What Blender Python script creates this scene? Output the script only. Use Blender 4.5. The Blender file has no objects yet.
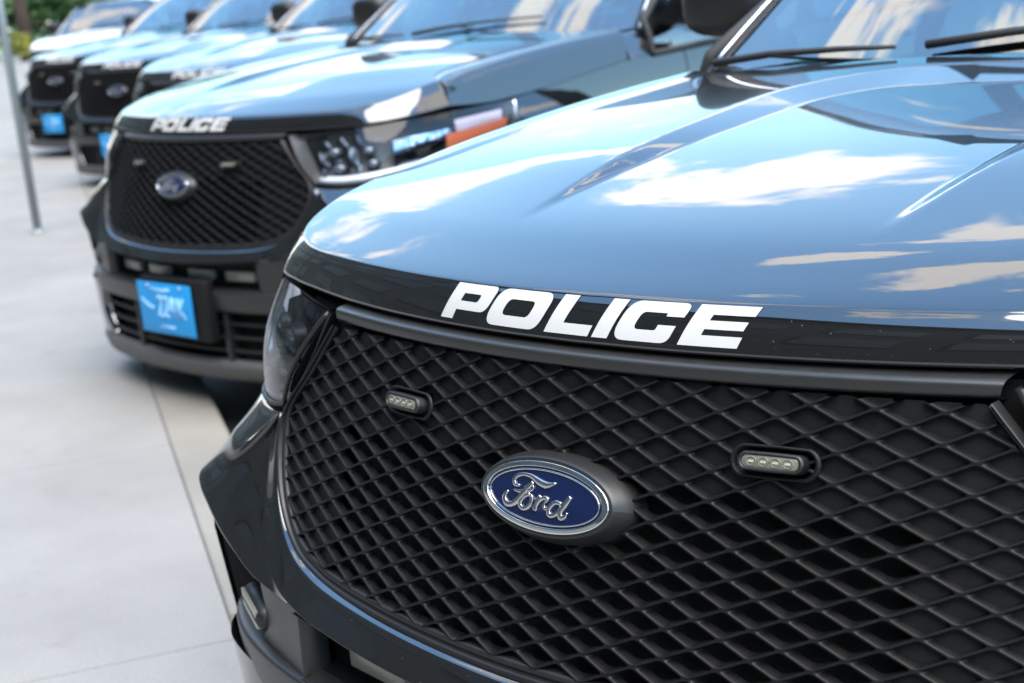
import bpy, bmesh, math, random
import numpy as np
from mathutils import Vector, Matrix
random.seed(7)
scn = bpy.context.scene
COL = scn.collection
R = math.radians
ROAD_Z = -0.13          # parking surface; the pavement top is z = 0

# ------------------------------------------------------------------ materials
def mat(name):
    m = bpy.data.materials.new(name); m.use_nodes = True
    nt = m.node_tree; b = nt.nodes['Principled BSDF']
    return m, nt, b

def simple(name, col, rough=.5, metal=0., coat=0., coat_rough=.03, ior=1.5, coat_ior=1.5, noise=None, bump=None):
    m, nt, b = mat(name)
    b.inputs['Base Color'].default_value = (*col, 1)
    b.inputs['Roughness'].default_value = rough
    b.inputs['Metallic'].default_value = metal
    b.inputs['IOR'].default_value = ior
    b.inputs['Coat Weight'].default_value = coat
    b.inputs['Coat Roughness'].default_value = coat_rough
    b.inputs['Coat IOR'].default_value = coat_ior
    if name in ('grille_plastic', 'black_plastic', 'engine_black'): b.inputs['Specular IOR Level'].default_value = .2
    tc = nt.nodes.new('ShaderNodeTexCoord')
    if noise:
        n = nt.nodes.new('ShaderNodeTexNoise'); n.inputs['Scale'].default_value = noise[0]; n.inputs['Detail'].default_value = 6
        mr = nt.nodes.new('ShaderNodeMapRange')
        mr.inputs['From Min'].default_value = .3; mr.inputs['From Max'].default_value = .7
        mr.inputs['To Min'].default_value = rough - noise[1]; mr.inputs['To Max'].default_value = rough + noise[1]
        nt.links.new(tc.outputs['Object'], n.inputs['Vector']); nt.links.new(n.outputs['Fac'], mr.inputs['Value'])
        nt.links.new(mr.outputs['Result'], b.inputs['Roughness'])
    if bump:
        n = nt.nodes.new('ShaderNodeTexNoise'); n.inputs['Scale'].default_value = bump[0]; n.inputs['Detail'].default_value = 3
        bp = nt.nodes.new('ShaderNodeBump'); bp.inputs['Strength'].default_value = bump[1]; bp.inputs['Distance'].default_value = bump[2]
        nt.links.new(tc.outputs['Object'], n.inputs['Vector']); nt.links.new(n.outputs['Fac'], bp.inputs['Height'])
        nt.links.new(bp.outputs['Normal'], b.inputs['Normal'])
    return m

def paint(name, col):
    """dark clear-coated car paint with a little dust"""
    m, nt, b = mat(name)
    b.inputs['Roughness'].default_value = .25
    b.inputs['Coat Weight'].default_value = 1.0
    b.inputs['Coat IOR'].default_value = PAINT_IOR
    b.inputs['IOR'].default_value = 1.45; b.inputs['Specular IOR Level'].default_value = .05
    tc = nt.nodes.new('ShaderNodeTexCoord')
    v = nt.nodes.new('ShaderNodeTexNoise'); v.inputs['Scale'].default_value = 260; v.inputs['Detail'].default_value = 2
    r = nt.nodes.new('ShaderNodeValToRGB')
    r.color_ramp.elements[0].position = .73; r.color_ramp.elements[0].color = (*col, 1)
    r.color_ramp.elements[1].position = .80; r.color_ramp.elements[1].color = (.12, .12, .115, 1)
    nt.links.new(tc.outputs['Object'], v.inputs['Vector']); nt.links.new(v.outputs['Fac'], r.inputs['Fac'])
    nt.links.new(r.outputs['Color'], b.inputs['Base Color'])
    n = nt.nodes.new('ShaderNodeTexNoise'); n.inputs['Scale'].default_value = 9; n.inputs['Detail'].default_value = 8; n.inputs['Roughness'].default_value = .7
    mr = nt.nodes.new('ShaderNodeMapRange'); mr.inputs['From Min'].default_value = .35; mr.inputs['From Max'].default_value = .75
    mr.inputs['To Min'].default_value = .004; mr.inputs['To Max'].default_value = .03
    nt.links.new(tc.outputs['Object'], n.inputs['Vector']); nt.links.new(n.outputs['Fac'], mr.inputs['Value'])
    nt.links.new(mr.outputs['Result'], b.inputs['Coat Roughness'])
    return m

def glassy(name, tint, ior, rough=.0):
    """thin pane: see-through with a fresnel reflection"""
    m = bpy.data.materials.new(name); m.use_nodes = True; nt = m.node_tree; nt.nodes.clear()
    o = nt.nodes.new('ShaderNodeOutputMaterial'); mx = nt.nodes.new('ShaderNodeMixShader')
    t = nt.nodes.new('ShaderNodeBsdfTransparent'); t.inputs['Color'].default_value = (*tint, 1)
    g = nt.nodes.new('ShaderNodeBsdfGlossy'); g.inputs['Roughness'].default_value = rough; g.inputs['Color'].default_value = (1, 1, 1, 1)
    f = nt.nodes.new('ShaderNodeFresnel'); f.inputs['IOR'].default_value = ior
    nt.links.new(f.outputs[0], mx.inputs[0]); nt.links.new(t.outputs[0], mx.inputs[1]); nt.links.new(g.outputs[0], mx.inputs[2])
    nt.links.new(mx.outputs[0], o.inputs['Surface'])
    return m

PAINT_IOR = 1.95; CLOUD_L = .80; APERTURE = .0096; EXPOSURE = 1.95
M = {}
M['paint'] = paint('black_paint', (.005, .005, .0052))
M['paint_white'] = paint('white_paint', (.62, .64, .66))
M['decal'] = simple('white_vinyl', (.42, .415, .405), .35, coat=.3, noise=(30, .08))
M['mesh'] = simple('grille_plastic', (.0048, .0048, .0049), .5, noise=(60, .08), bump=(900, .15, .0004))
M['trim'] = simple('trim_plastic', (.007, .007, .007), .46, noise=(40, .06), bump=(1200, .25, .0004))
M['bar'] = simple('bar_plastic', (.017, .017, .016), .36, noise=(40, .06))
M['housing'] = simple('housing_plastic', (.012, .0115, .011), .42)
M['black'] = simple('black_plastic', (.006, .006, .0065), .6)
M['deep'] = simple('engine_black', (.0025, .0025, .0025), .9)
M['chrome'] = simple('chrome', (.82, .83, .84), .06, metal=1)
M['satin'] = simple('satin_metal', (.55, .56, .58), .25, metal=1)
M['navy'] = simple('badge_blue', (.004, .011, .050), .18, coat=1, coat_rough=.01, metal=.2)
M['led'] = simple('led_lens', (.13, .125, .095), .18, coat=.6)
M['ledchip'] = simple('led_chip', (.75, .74, .62), .2, metal=.6)
M['podlens'] = simple('pod_lens', (.20, .195, .16), .3, coat=.3)
M['amber'] = simple('amber_reflector', (.50, .13, .06), .35, coat=.4)
M['lampwhite'] = simple('light_guide', (.50, .51, .53), .22, coat=1)
M['lampdark'] = simple('lamp_housing', (.014, .015, .018), .5)
M['lampbulb'] = simple('lamp_reflector', (.75, .8, .86), .07, metal=1)
M['rose'] = simple('upper_lamp_reflector', (.62, .42, .38), .25, metal=.7)
M['bowl'] = simple('bowl_metal', (.055, .065, .08), .36, metal=1)
M['projector'] = simple('projector_glass', (.10, .12, .14), .05, coat=1, metal=.3)
M['lens'] = glassy('lamp_lens', (.95, .97, 1.0), 1.36)
M['glass'] = glassy('tinted_glass', (.30, .50, .55), 2.7)
M['rubber'] = simple('rubber', (.02, .02, .02), .75)
M['tyre'] = simple('tyre', (.025, .025, .025), .8, bump=(80, .4, .004))
M['rim'] = simple('wheel_rim', (.10, .10, .105), .35, metal=.7)
M['skid'] = simple('skid_plate', (.06, .06, .06), .45, noise=(30, .06))
M['lower'] = simple('lower_bumper_plastic', (.016, .016, .016), .38)
M['plate'] = simple('plate_blue', (.004, .26, .60), .5)
M['plateink'] = simple('plate_ink', (.25, .50, .78), .5)
M['interior'] = simple('cabin_cloth', (.06, .065, .07), .8)
M['red'] = simple('tail_lens', (.4, .01, .01), .2, coat=1)

# ------------------------------------------------------------------ mesh helpers
def link(name, me, m=None, parent=None, smooth=True):
    me.update()
    o = bpy.data.objects.new(name, me); COL.objects.link(o)
    if m is not None: me.materials.append(m)
    if smooth: me.polygons.foreach_set('use_smooth', [True]*len(me.polygons))
    if parent is not None: o.parent = parent
    return o

class MB:
    def __init__(s): s.v = []; s.f = []
    def add(s, v, f):
        n = len(s.v); s.v += [tuple(map(float, p)) for p in v]; s.f += [tuple(i+n for i in q) for q in f]; return s
    def box(s, a, b):
        x0, y0, z0 = a; x1, y1, z1 = b
        return s.add([(x0,y0,z0),(x1,y0,z0),(x1,y1,z0),(x0,y1,z0),(x0,y0,z1),(x1,y0,z1),(x1,y1,z1),(x0,y1,z1)],
                     [(0,3,2,1),(4,5,6,7),(0,1,5,4),(1,2,6,5),(2,3,7,6),(3,0,4,7)])
    def tube(s, pts, r, n=10, caps=True, flat=None):
        pts = [Vector(p) for p in pts]; k = len(pts)
        rr = r if hasattr(r, '__len__') else [r]*k
        base = len(s.v); up0 = None
        for i, p in enumerate(pts):
            t = (pts[min(i+1, k-1)] - pts[max(i-1, 0)]).normalized()
            if up0 is None:
                up0 = Vector((0,0,1)) if abs(t.z) < .9 else Vector((0,1,0))
                if flat is not None: up0 = Vector(flat)
            a = t.cross(up0); a.normalize(); b = a.cross(t); b.normalize()
            if flat is None: up0 = b
            fz = .45 if flat is not None else 1
            for j in range(n):
                an = 2*math.pi*j/n; s.v.append(tuple(p + a*math.cos(an)*rr[i] + b*math.sin(an)*rr[i]*fz))
        for i in range(k-1):
            for j in range(n):
                s.f.append((base+i*n+j, base+i*n+(j+1)%n, base+(i+1)*n+(j+1)%n, base+(i+1)*n+j))
        if caps:
            s.f.append(tuple(base+j for j in range(n))[::-1]); s.f.append(tuple(base+(k-1)*n+j for j in range(n)))
        return s
    def grid(s, P):
        P = np.asarray(P, float); a, b = P.shape[:2]
        return s.add(P.reshape(-1, 3).tolist(), [(i*b+j, i*b+j+1, (i+1)*b+j+1, (i+1)*b+j) for i in range(a-1) for j in range(b-1)])
    def mirrored(s):
        n = len(s.v); s.v += [(-x, y, z) for x, y, z in s.v]; s.f += [tuple(i+n for i in q)[::-1] for q in s.f[:]]; return s
    def build(s, name, m, parent=None, smooth=True, bevel=0, recalc=False, weld=False):
        me = bpy.data.meshes.new(name); me.from_pydata(s.v, [], s.f)
        if bevel or recalc or weld:
            bm = bmesh.new(); bm.from_mesh(me)
            if weld: bmesh.ops.remove_doubles(bm, verts=bm.verts, dist=1e-5)
            if recalc: bmesh.ops.recalc_face_normals(bm, faces=bm.faces)
            if bevel:
                ed = [e for e in bm.edges if len(e.link_faces) == 2 and e.calc_face_angle(0) > .5]
                bmesh.ops.bevel(bm, geom=ed, offset=bevel, segments=3, profile=.5, affect='EDGES')
            bm.to_mesh(me); bm.free()
        o = link(name, me, m, parent, smooth)
        if smooth and (bevel): sharp(o)
        return o

def sharp(o, ang=40):
    me = o.data
    bm = bmesh.new(); bm.from_mesh(me)
    for e in bm.edges:
        if len(e.link_faces) == 2 and e.calc_face_angle(0) > R(ang): e.smooth = False
    bm.to_mesh(me); bm.free()

def catmull(pts, n):
    """dense curve through control points; n samples per segment"""
    P = np.asarray(pts, float)
    if len(P) == 2: return np.array([P[0]+(P[1]-P[0])*t for t in np.linspace(0, 1, n+1)])
    d = np.maximum(np.linalg.norm(np.diff(P, axis=0), axis=1), 1e-6)**.5
    out = []
    E0 = 2*P[0]-P[1]; E1 = 2*P[-1]-P[-2]
    Q = np.vstack([E0, P, E1]); dd = np.concatenate([[d[0]], d, [d[-1]]])
    for i in range(len(P)-1):
        p0, p1, p2, p3 = Q[i:i+4]; t0 = 0; t1 = dd[i]; t2 = t1+dd[i+1]; t3 = t2+dd[i+2]
        for k in range(n):
            t = t1+(t2-t1)*k/n
            A1 = (t1-t)/(t1-t0)*p0+(t-t0)/(t1-t0)*p1; A2 = (t2-t)/(t2-t1)*p1+(t-t1)/(t2-t1)*p2; A3 = (t3-t)/(t3-t2)*p2+(t-t2)/(t3-t2)*p3
            B1 = (t2-t)/(t2-t0)*A1+(t-t0)/(t2-t0)*A2; B2 = (t3-t)/(t3-t1)*A2+(t-t1)/(t3-t1)*A3
            out.append((t2-t)/(t2-t1)*B1+(t-t1)/(t2-t1)*B2)
    out.append(P[-1])
    return np.array(out)

def fillet_rows(rows, frac, nf=5, nl=3):
    """rows: list of dense curves (same length). polyline across rows with rounded corners"""
    rows = [np.asarray(r, float) for r in rows]; out = [rows[0]]
    prev = rows[0]
    for i in range(1, len(rows)-1):
        f = frac[i] if hasattr(frac, '__len__') else frac
        if isinstance(f, tuple): fa, fb = f
        else: fa = fb = f
        a = rows[i]+(rows[i-1]-rows[i])*fa; b = rows[i]+(rows[i+1]-rows[i])*fb
        for k in range(1, nl): out.append(prev+(a-prev)*k/nl)
        for k in range(nf+1):
            t = k/nf; out.append((1-t)**2*a+2*t*(1-t)*rows[i]+t*t*b)
        prev = b
    for k in range(1, nl+1): out.append(prev+(rows[-1]-prev)*k/nl)
    return np.array(out)

def mir(row):     # half row starting at x = 0 -> full row
    r = [tuple(p) for p in row]
    return [(-x, y, z) for x, y, z in r[:0:-1]] + r

def loft(name, rows, m, parent, frac=.3, nu=8, nf=5, nl=3, full=False, both=False, flip=False):
    if full: rows = [mir(r) for r in rows]
    g = fillet_rows([catmull(r, nu) for r in rows], frac, nf, nl)
    if flip: g = g[:, ::-1]
    mb = MB().grid(g)
    if both: mb.mirrored()
    return mb.build(name, m, parent)

def interp(x, tab):
    return float(np.interp(x, [t[0] for t in tab], [t[1] for t in tab]))
_pc = {}
def smoothtab(tab):
    c = catmull([(a, b, 0) for a, b in tab], 12)
    return c[:, 0], c[:, 1]
PX, PY = smoothtab([(-.3, .93), (-.1, .995), (0, 1.040), (.06, 1.060), (.16, 1.087), (.34, 1.115), (.55, 1.138), (.78, 1.155), (1.06, 1.172), (1.3, 1.186), (1.5, 1.194), (1.8, 1.2)])
def sstep(t): t = min(max(t, 0), 1); return t*t*(3-2*t)

def G(x, z): return .03+.25*x*x+.33*(z-.85)          # grille face
def crease_y(x): return .114+.26*x*x
XI0, XI1 = .285, .335
def hood_z(x, y, side_roll=True):
    ax = abs(x); s = y-crease_y(x)
    z = float(np.interp(s, PX, PY))
    # shallow basin in the middle inside a U shaped foot line; a facet climbs from it to a crest, then the panel falls away
    qx = ax-.287
    qy = (y-(1.175-.10*ax*ax))*.70
    r = .10
    q = (min(max(qx+r, qy+r), 0)+math.hypot(max(qx+r, 0), max(qy+r, 0)))-r
    w = .016+.080*sstep((y-.32)/.80)
    fade = sstep((y-crease_y(ax)-.15)/.34)
    h = .0165*fade
    t = q/w
    if t <= 0: d = 0
    elif t < 1: d = h*t
    else:
        u = (t-1)*w/.60; d = h*(1-.8*sstep(u))
    return z+d

# ------------------------------------------------------------------ car
def root_empty(name, loc, rz=0):
    o = bpy.data.objects.new(name, None); COL.objects.link(o); o.location = loc; o.rotation_euler = (0, 0, rz); o.empty_display_size = .3
    return o

# half outline of the grille opening in (x, z), from top centre round to bottom centre
GR = [(0, .955), (.28, .953), (.527, .950), (.545, .93), (.600, .870), (.664, .806), (.668, .765), (.650, .705), (.615, .662), (.565, .632), (.50, .618), (.44, .612), (.15, .602), (0, .600)]
def body_w(y):
    return interp(y, [(.3, .93), (.45, .957), (.6, .970), (.85, .983), (1.1, .990), (2, .997), (4, .992), (4.6, .965), (4.9, .90), (5.0, .84)])
def side_x(y, z):
    w = body_w(y)
    return w-.035*max(0, (z-.72)/.33)**2-.06*max(0, (.35-z)/.35)**2-.012*math.exp(-((z-.60)/.09)**2)
WC = [(1.02, .25), (4.06, .25)]; WR = .43
def arch(y, zmin):
    for yc, zc in WC:
        if abs(y-yc) < WR: zmin = max(zmin, zc+math.sqrt(WR*WR-(y-yc)**2))
    return zmin
def beltline(y):
    return interp(y, [(.55, .858), (.84, .886), (.845, 1.003), (1.1, 1.03), (1.5, 1.075), (2.2, 1.09), (3.4, 1.11), (4.3, 1.14), (5, 1.15)])

def side_panel(name, y0, y1, zb, m, parent, ztop=None, n=26):
    ys = set(np.linspace(y0, y1, n))
    for yc, zc in WC:
        for k in range(41):
            yy = yc-WR*math.cos(math.pi*k/40)
            if y0 < yy < y1: ys.add(yy)
    ys = sorted(ys); cols = []
    for y in ys:
        b = arch(y, zb); t = (ztop or beltline)(y)
        if b > t-.02: b = t-.02
        cols.append([(side_x(y, z), y, z) for z in np.linspace(t, b, 22)])
    a = np.array(cols); a = a.transpose(1, 0, 2)
    inner = a[-1].copy(); inner[:, 0] -= .05
    a = np.concatenate([a, inner[None]])
    left = a.copy()
    mb = MB().grid(a)
    return mb

def make_car():
    car = root_empty('police_car', (0, 0, 0))
    P = M['paint']
    # ---------------- hood
    A = [(0, 0), (.13, 0), (.25, 0), (.37, 0), (.48, 0), (.58, 0), (.67, 0)]
    A = [(x, crease_y(x)) for x, _ in A]+[(.74, .262), (.80, .303), (.85, .358), (.882, .435), (.895, .56)]
    Ac = catmull([(x, y, 0) for x, y in A], 14)
    Bp = [(x, .08+.28*x*x, .988) for x in (0, .13, .25, .37, .48, .58, .67)]+[(.755, .238, .989), (.832, .276, .992), (.892, .345, .996), (.925, .44, 1.003), (.940, .56, 1.012)]
    Bc = catmull(Bp, 14)
    nA = len(Ac)
    S = catmull([(.895, .56, 0), (.84, .59, 0), (.80, .65, 0), (.784, .76, 0), (.782, 1.0, 0), (.79, 1.25, 0), (.80, 1.47, 0)], 12)
    sl = np.concatenate([[0], np.cumsum(np.linalg.norm(np.diff(S, axis=0), axis=1))]); sl /= sl[-1]
    nv = 110
    rows = []
    def rear(u): x = .80*u; return np.array([x, 1.415+.06*(x/.8)**2, 0])
    us = np.linspace(0, 1, nA)
    # u spacing by outline x so that the columns stay straight near the centre
    ux = Ac[:, 0]/Ac[-1, 0]*.6+us*.4
    vs = np.linspace(0, 1, nv)**1.0
    grid = np.zeros((nv, nA, 3))
    L1 = Ac[-1]
    for j in range(nA):
        Aj = Ac[j]; Rj = rear(ux[j])
        w = ux[j]**6
        for i, v in enumerate(vs):
            Sp = np.array([np.interp(v, sl, S[:, 0]), np.interp(v, sl, S[:, 1]), 0])
            q = Aj+(Rj-Aj)*v+w*(Sp-(L1+(rear(1)-L1)*v))
            q[2] = hood_z(q[0], q[1])
            grid[i, j] = q
    # lip: crease corner fillet, nearly flat strip, curl under
    a0 = grid[0]; dirin = grid[3]-grid[0]; dirin /= np.linalg.norm(dirin, axis=1)[:, None]
    B = Bc.copy()
    down = B-a0; dl = np.linalg.norm(down, axis=1)[:, None]; down = down/dl
    out = np.cross(np.gradient(a0, axis=0), down); out /= np.linalg.norm(out, axis=1)[:, None]
    if out[0, 1] > 0: out = -out
    lip = []
    inward = -out.copy(); inward[:, 2] = 0
    lip.append(B+inward*.045+np.array([0, 0, .006]))
    lip.append(B+inward*.012+np.array([0, 0, -.006]))
    lip.append(B+inward*.004+np.array([0, 0, -.005]))
    lip.append(B+out*.0005+np.array([0, 0, -.001]))
    for t in (.06, .15, .3, .45, .6, .75, .88):
        lip.append(B+(a0-B)*t+out*(.0032*math.sin(math.pi*t)))
    rf = .0045
    c0 = a0-down*(-rf)*1.0; c1 = a0+dirin*rf
    for k in range(6):
        t = k/5; lip.append((1-t)**2*c0+2*t*(1-t)*a0+t*t*c1)
    body = [g for g in grid[1:]]
    # drop rows of the surface that lie inside the fillet
    body = [grid[0]+(grid[1]-grid[0])*.75]+body
    # rear edge turned down
    rr = grid[-1].copy(); rr[:, 2] -= .006; rr[:, 1] += .004; r2 = rr.copy(); r2[:, 2] -= .03
    full = np.array(lip+body+[rr, r2])
    # hood side edge turned down (panel gap)
    e1 = full[:, -1].copy(); e1 += np.array([.002, .001, -.004]); e2 = e1+np.array([0, 0, -.03]); e2[:, 0] -= .003
    full = np.concatenate([full, e1[:, None], e2[:, None]], axis=1)
    left = full[:, ::-1].copy(); left[..., 0] *= -1
    allg = np.concatenate([left[:, :-1], full], axis=1)
    hood = MB().grid(allg).build('hood', P, car)
    # ---------------- POLICE lettering on the lip
    def lip_pt(x, z, off):
        b = np.array([x, .08+.28*x*x, .988]); a = np.array([x, crease_y(x), hood_z(x, crease_y(x))])
        t = (z-.988)/(a[2]-.988); q = b+(a-b)*t
        n = np.array([-.56*x, -1, (a[1]-b[1])/(a[2]-b[2])]); n /= np.linalg.norm(n)
        return q+n*(.0032*math.sin(math.pi*min(max(t, 0), 1))+off)
    h = .0445; wv = .0255; wh = .0125
    def letters():
        out = []
        W = .087
        out.append((-.2525, [[(0,0,0),(wv,0,0),(wv,.26*h,0),(W,.26*h,.013),(W,h,.009),(0,h,0)], [(wv,.26*h+wh*.85,.001),(W-wv,.26*h+wh*.85,.004),(W-wv,h-wh,.003),(wv,h-wh,.001)]]))
        W = .102
        out.append((-.160, [[(0,0,.017),(W,0,.017),(W,h,.017),(0,h,.017)], [(wv,wh,.008),(W-wv,wh,.008),(W-wv,h-wh,.008),(wv,h-wh,.008)]]))
        W = .074
        out.append((-.0445, [[(0,0,0),(W,0,0),(W,.27*h,0),(wv,.27*h,.001),(wv,h,0),(0,h,0)]]))
        out.append((.036, [[(0,0,0),(.0245,0,0),(.0245,h,0),(0,h,0)]]))
        W = .088
        out.append((.066, [[(W,.64*h,0),(W,h,.012),(0,h,.017),(0,0,.017),(W-.004,0,.012),(W-.004,.42*h,0),(W-.004-wv,.42*h,0),(W-.004-wv,wh,.003),(wv,wh,.007),(wv,h-wh,.007),(W-wv,h-wh,.003),(W-wv,.64*h,0)]]))
        W = .080
        out.append((.1645, [[(0,0,0),(W,0,0),(W,.255*h,0),(wv,.255*h,0),(wv,.40*h,0),(W*.96,.40*h,0),(W*.96,.61*h,0),(wv,.61*h,0),(wv,.755*h,0),(W,.755*h,0),(W,h,0),(0,h,0)]]))
        return out
    def rounded(poly):
        n = len(poly); o = []
        for i in range(n):
            x, z, r = poly[i]; p = np.array([x, z]); a = np.array(poly[i-1][:2]); b = np.array(poly[(i+1) % n][:2])
            if r == 0: o.append(tuple(p)); continue
            r1 = min(r, np.linalg.norm(a-p)*.49); r2 = min(r, np.linalg.norm(b-p)*.49)
            s = p+(a-p)/np.linalg.norm(a-p)*r1; e = p+(b-p)/np.linalg.norm(b-p)*r2
            for k in range(7):
                t = k/6; o.append(tuple((1-t)**2*s+2*t*(1-t)*p+t*t*e))
        return o
    cu = bpy.data.curves.new('text', 'CURVE'); cu.dimensions = '2D'; cu.fill_mode = 'FRONT'
    for x0, polys in letters():
        for pl in polys:
            rp = rounded(pl); sp = cu.splines.new('POLY'); sp.points.add(len(rp)-1)
            for i, (x, z) in enumerate(rp): sp.points[i].co = (x0+x+(z-h/2)*.42, z, 0, 1)
            sp.use_cyclic_u = True
    tmp = bpy.data.objects.new('tmp', cu); COL.objects.link(tmp)
    dg = bpy.context.evaluated_depsgraph_get(); dg.update()
    me = bpy.data.meshes.new_from_object(tmp.evaluated_get(dg))
    bpy.data.objects.remove(tmp)
    bm = bmesh.new(); bm.from_mesh(me)
    for k in range(-13, 14): bmesh.ops.bisect_plane(bm, geom=bm.verts[:]+bm.edges[:]+bm.faces[:], plane_co=(k*.02, 0, 0), plane_no=(1, 0, 0))
    for k in range(1, 6): bmesh.ops.bisect_plane(bm, geom=bm.verts[:]+bm.edges[:]+bm.faces[:], plane_co=(0, h*k/6, 0), plane_no=(0, 1, 0))
    for v in bm.verts:
        x, z = v.co.x, v.co.y
        v.co = Vector(lip_pt(x, .9935+z*.98, .0007))
    bm.to_mesh(me); bm.free(); me.materials.clear()
    link('lettering', me, M['decal'], hood)

    # ---------------- fender tops and shoulders
    ysS = [.56, .59, .65, .76, 1.0, 1.25, 1.47]
    xsS = [.895, .84, .80, .784, .782, .79, .80]
    colsF = []
    for xs, y in zip(xsS, ysS):
        xs += .004; z0 = hood_z(xs, y)+.0005
        z0 = hood_z(xs, y)
        tl = .0
        top = beltline(max(y, .85))-.0 if y >= .84 else interp(y, [(.56, 1.012), (.65, 1.006), (.76, 1.003), (.84, 1.003)])
        xe = side_x(y, top) if y > .7 else interp(y, [(.56, .940), (.59, .946), (.65, .953), (.76, .966)])
        sh = hood_z(.88, y) + interp(y, [(.5, -.003), (.8, .001), (1.2, .007), (1.5, .004)])
        c = [(xs, y, z0-.003), (xs+(.885-xs)*.5, y, (z0+sh)/2+.002), (max(xs, .885)+.004, y, sh), (.918 if y > .6 else .924, y, sh-.013), (.918+(xe-.918)*.55, y, sh-.013-(sh-.013-top)*.45), (xe, y, top+.002)]
        colsF.append(c)
    colsF = np.array(colsF)
    rowsF = [catmull(colsF[:, k], 10) for k in range(colsF.shape[1])]
    dense = np.array([catmull([r[i] for r in rowsF], 8) for i in range(len(rowsF[0]))]).transpose(1, 0, 2)
    # turned-down flange at the seam
    fl = dense[0].copy(); fl[:, 2] -= .03; fl[:, 0] -= .0005
    dense = np.concatenate([fl[None], dense])
    cut = dense[:, 0].copy(); cut[:, 2] -= .02; cut[:, 0] -= .02; dense = np.concatenate([cut[:, None], dense], axis=1)
    fg = MB().grid(dense[:, ::-1])
    for sgn in (1, -1):
        f2 = MB(); f2.v = [(sgn*x, y, z) for x, y, z in fg.v]; f2.f = [q if sgn == 1 else q[::-1] for q in fg.f]
        sp = side_panel('fender', .60, 1.78, .30, P, None)
        f2.add([(sgn*x, y, z) for x, y, z in sp.v], [q if sgn == 1 else q[::-1] for q in sp.f])
        f2.build('fender', P, car)
        for nm, a, b in (('front_door', 1.786, 2.60), ('rear_door', 2.606, 3.62), ('quarter_panel', 3.626, 4.99)):
            sp = side_panel(nm, a, b, .12, P, None)
            d = MB().add([(sgn*x, y, z) for x, y, z in sp.v], [q if sgn == 1 else q[::-1] for q in sp.f]).build(nm, P, car)
            if 'door' in nm:
                hy = b-.22
                MB().tube([(sgn*(side_x(hy, .98)+.005), hy-.09, .98), (sgn*(side_x(hy, .98)+.03), hy-.07, .985), (sgn*(side_x(hy, .98)+.03), hy+.07, .99), (sgn*(side_x(hy, .98)+.005), hy+.09, .99)], .012, 8).build('handle', P, d)
        MB().grid([[(sgn*(side_x(y, .12)-.0), y, .125) for y in np.linspace(1.45, 3.65, 20)], [(sgn*(side_x(y, .12)-.015), y, .03) for y in np.linspace(1.45, 3.65, 20)], [(sgn*.80, y, .02) for y in np.linspace(1.45, 3.65, 20)]]).build('sill', M['trim'], car)
        for yc, zc in WC:
            prof = [(WR-.002, -.012), (WR+.022, -.004), (WR+.022, .006), (WR-.004, .004), (WR-.01, -.05)]
            g = []
            for k in range(49):
                an = math.pi*(-.02+1.04*k/48); yy = yc-math.cos(an)*WR; zz = zc+math.sin(an)*WR
                xs = side_x(min(max(yy, .5), 4.9), max(zz, .2))
                g.append([(sgn*(xs+o), yc-math.cos(an)*r_, zc+math.sin(an)*r_) for r_, o in prof])
            MB().grid(g).build('arch_trim', M['trim'], car)
    # ---------------- windscreen, pillars, roof, cabin
    zb = 1.178
    wb = [(0, 1.445, zb), (.3, 1.45, zb), (.6, 1.48, zb), (.905, 1.575, zb-.008)]
    wt = [(0, 2.12, 1.635), (.3, 2.13, 1.632), (.5, 2.15, 1.622), (.685, 2.18, 1.60)]
    wm = [tuple((np.array(a)+b)/2+np.array([0, -.012, .018])) for a, b in zip(np.array(wb), np.array(wt))]
    G2 = [catmull(mir(r), 10) for r in (wb, wm, wt)]
    gg = np.array([catmull([g[i] for g in G2], 8) for i in range(len(G2[0]))]).transpose(1, 0, 2)
    ws = MB().grid(gg).build('windscreen', M['glass'], car)
    # cowl behind the hood edge
    cw = [[(x, 1.40+.07*(x/.8)**2-.02, hood_z(.0, 1.40)-.030) for x in np.linspace(-.79, .79, 33)],
          [(x, 1.405+.07*(x/.8)**2+.02, 1.172) for x in np.linspace(-.80, .80, 33)],
          [(x, 1.447+.10*(x/.8)**2, zb+.002) for x in np.linspace(-.88, .88, 33)],
          [(x, 1.462+.10*(x/.8)**2, zb+.008) for x in np.linspace(-.88, .88, 33)]]
    MB().grid(cw).build('cowl', M['paint'], car)
    for sgn in (1, -1):
        # A pillar with a bright sealing edge
        rows = []
        for k in range(13):
            t = k/12
            e = np.array([.905, 1.575, zb-.008])*(1-t)+np.array([.685, 2.18, 1.60])*t+np.array([0, -.012, .018])*4*t*(1-t)
            o1 = e+np.array([.004, .002, .008]); o2 = e+np.array([.014, .014, .006]); o3 = e+np.array([.030, .075, -.03])
            rows.append([e+np.array([-.006, 0, -.004]), e+np.array([-.004, 0, .004]), o1, o2, o3])
        rows = np.array(rows).transpose(1, 0, 2); rows[..., 0] *= sgn
        pl = MB().grid(fillet_rows(list(rows), .3, 3, 1)).build('windscreen_pillar', P, car)
        MB().tube([(sgn*x, y, z) for x, y, z in [tuple(np.array([.900, 1.575, zb-.008])*(1-t)+np.array([.685, 2.18, 1.60])*t+np.array([0, -.012, .018])*4*t*(1-t)+np.array([-.004, -.004, .005])) for t in np.linspace(0, 1, 13)]], .0035, 8).build('seal', M['rubber'], pl)
        MB().tube([(sgn*x, y, z) for x, y, z in [tuple(np.array([.911, 1.580, zb-.004])*(1-t)+np.array([.691, 2.185, 1.604])*t+np.array([0, -.012, .018])*4*t*(1-t)) for t in np.linspace(0, 1, 13)]], .0065, 8).build('pillar_moulding', M['satin'], pl)
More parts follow.
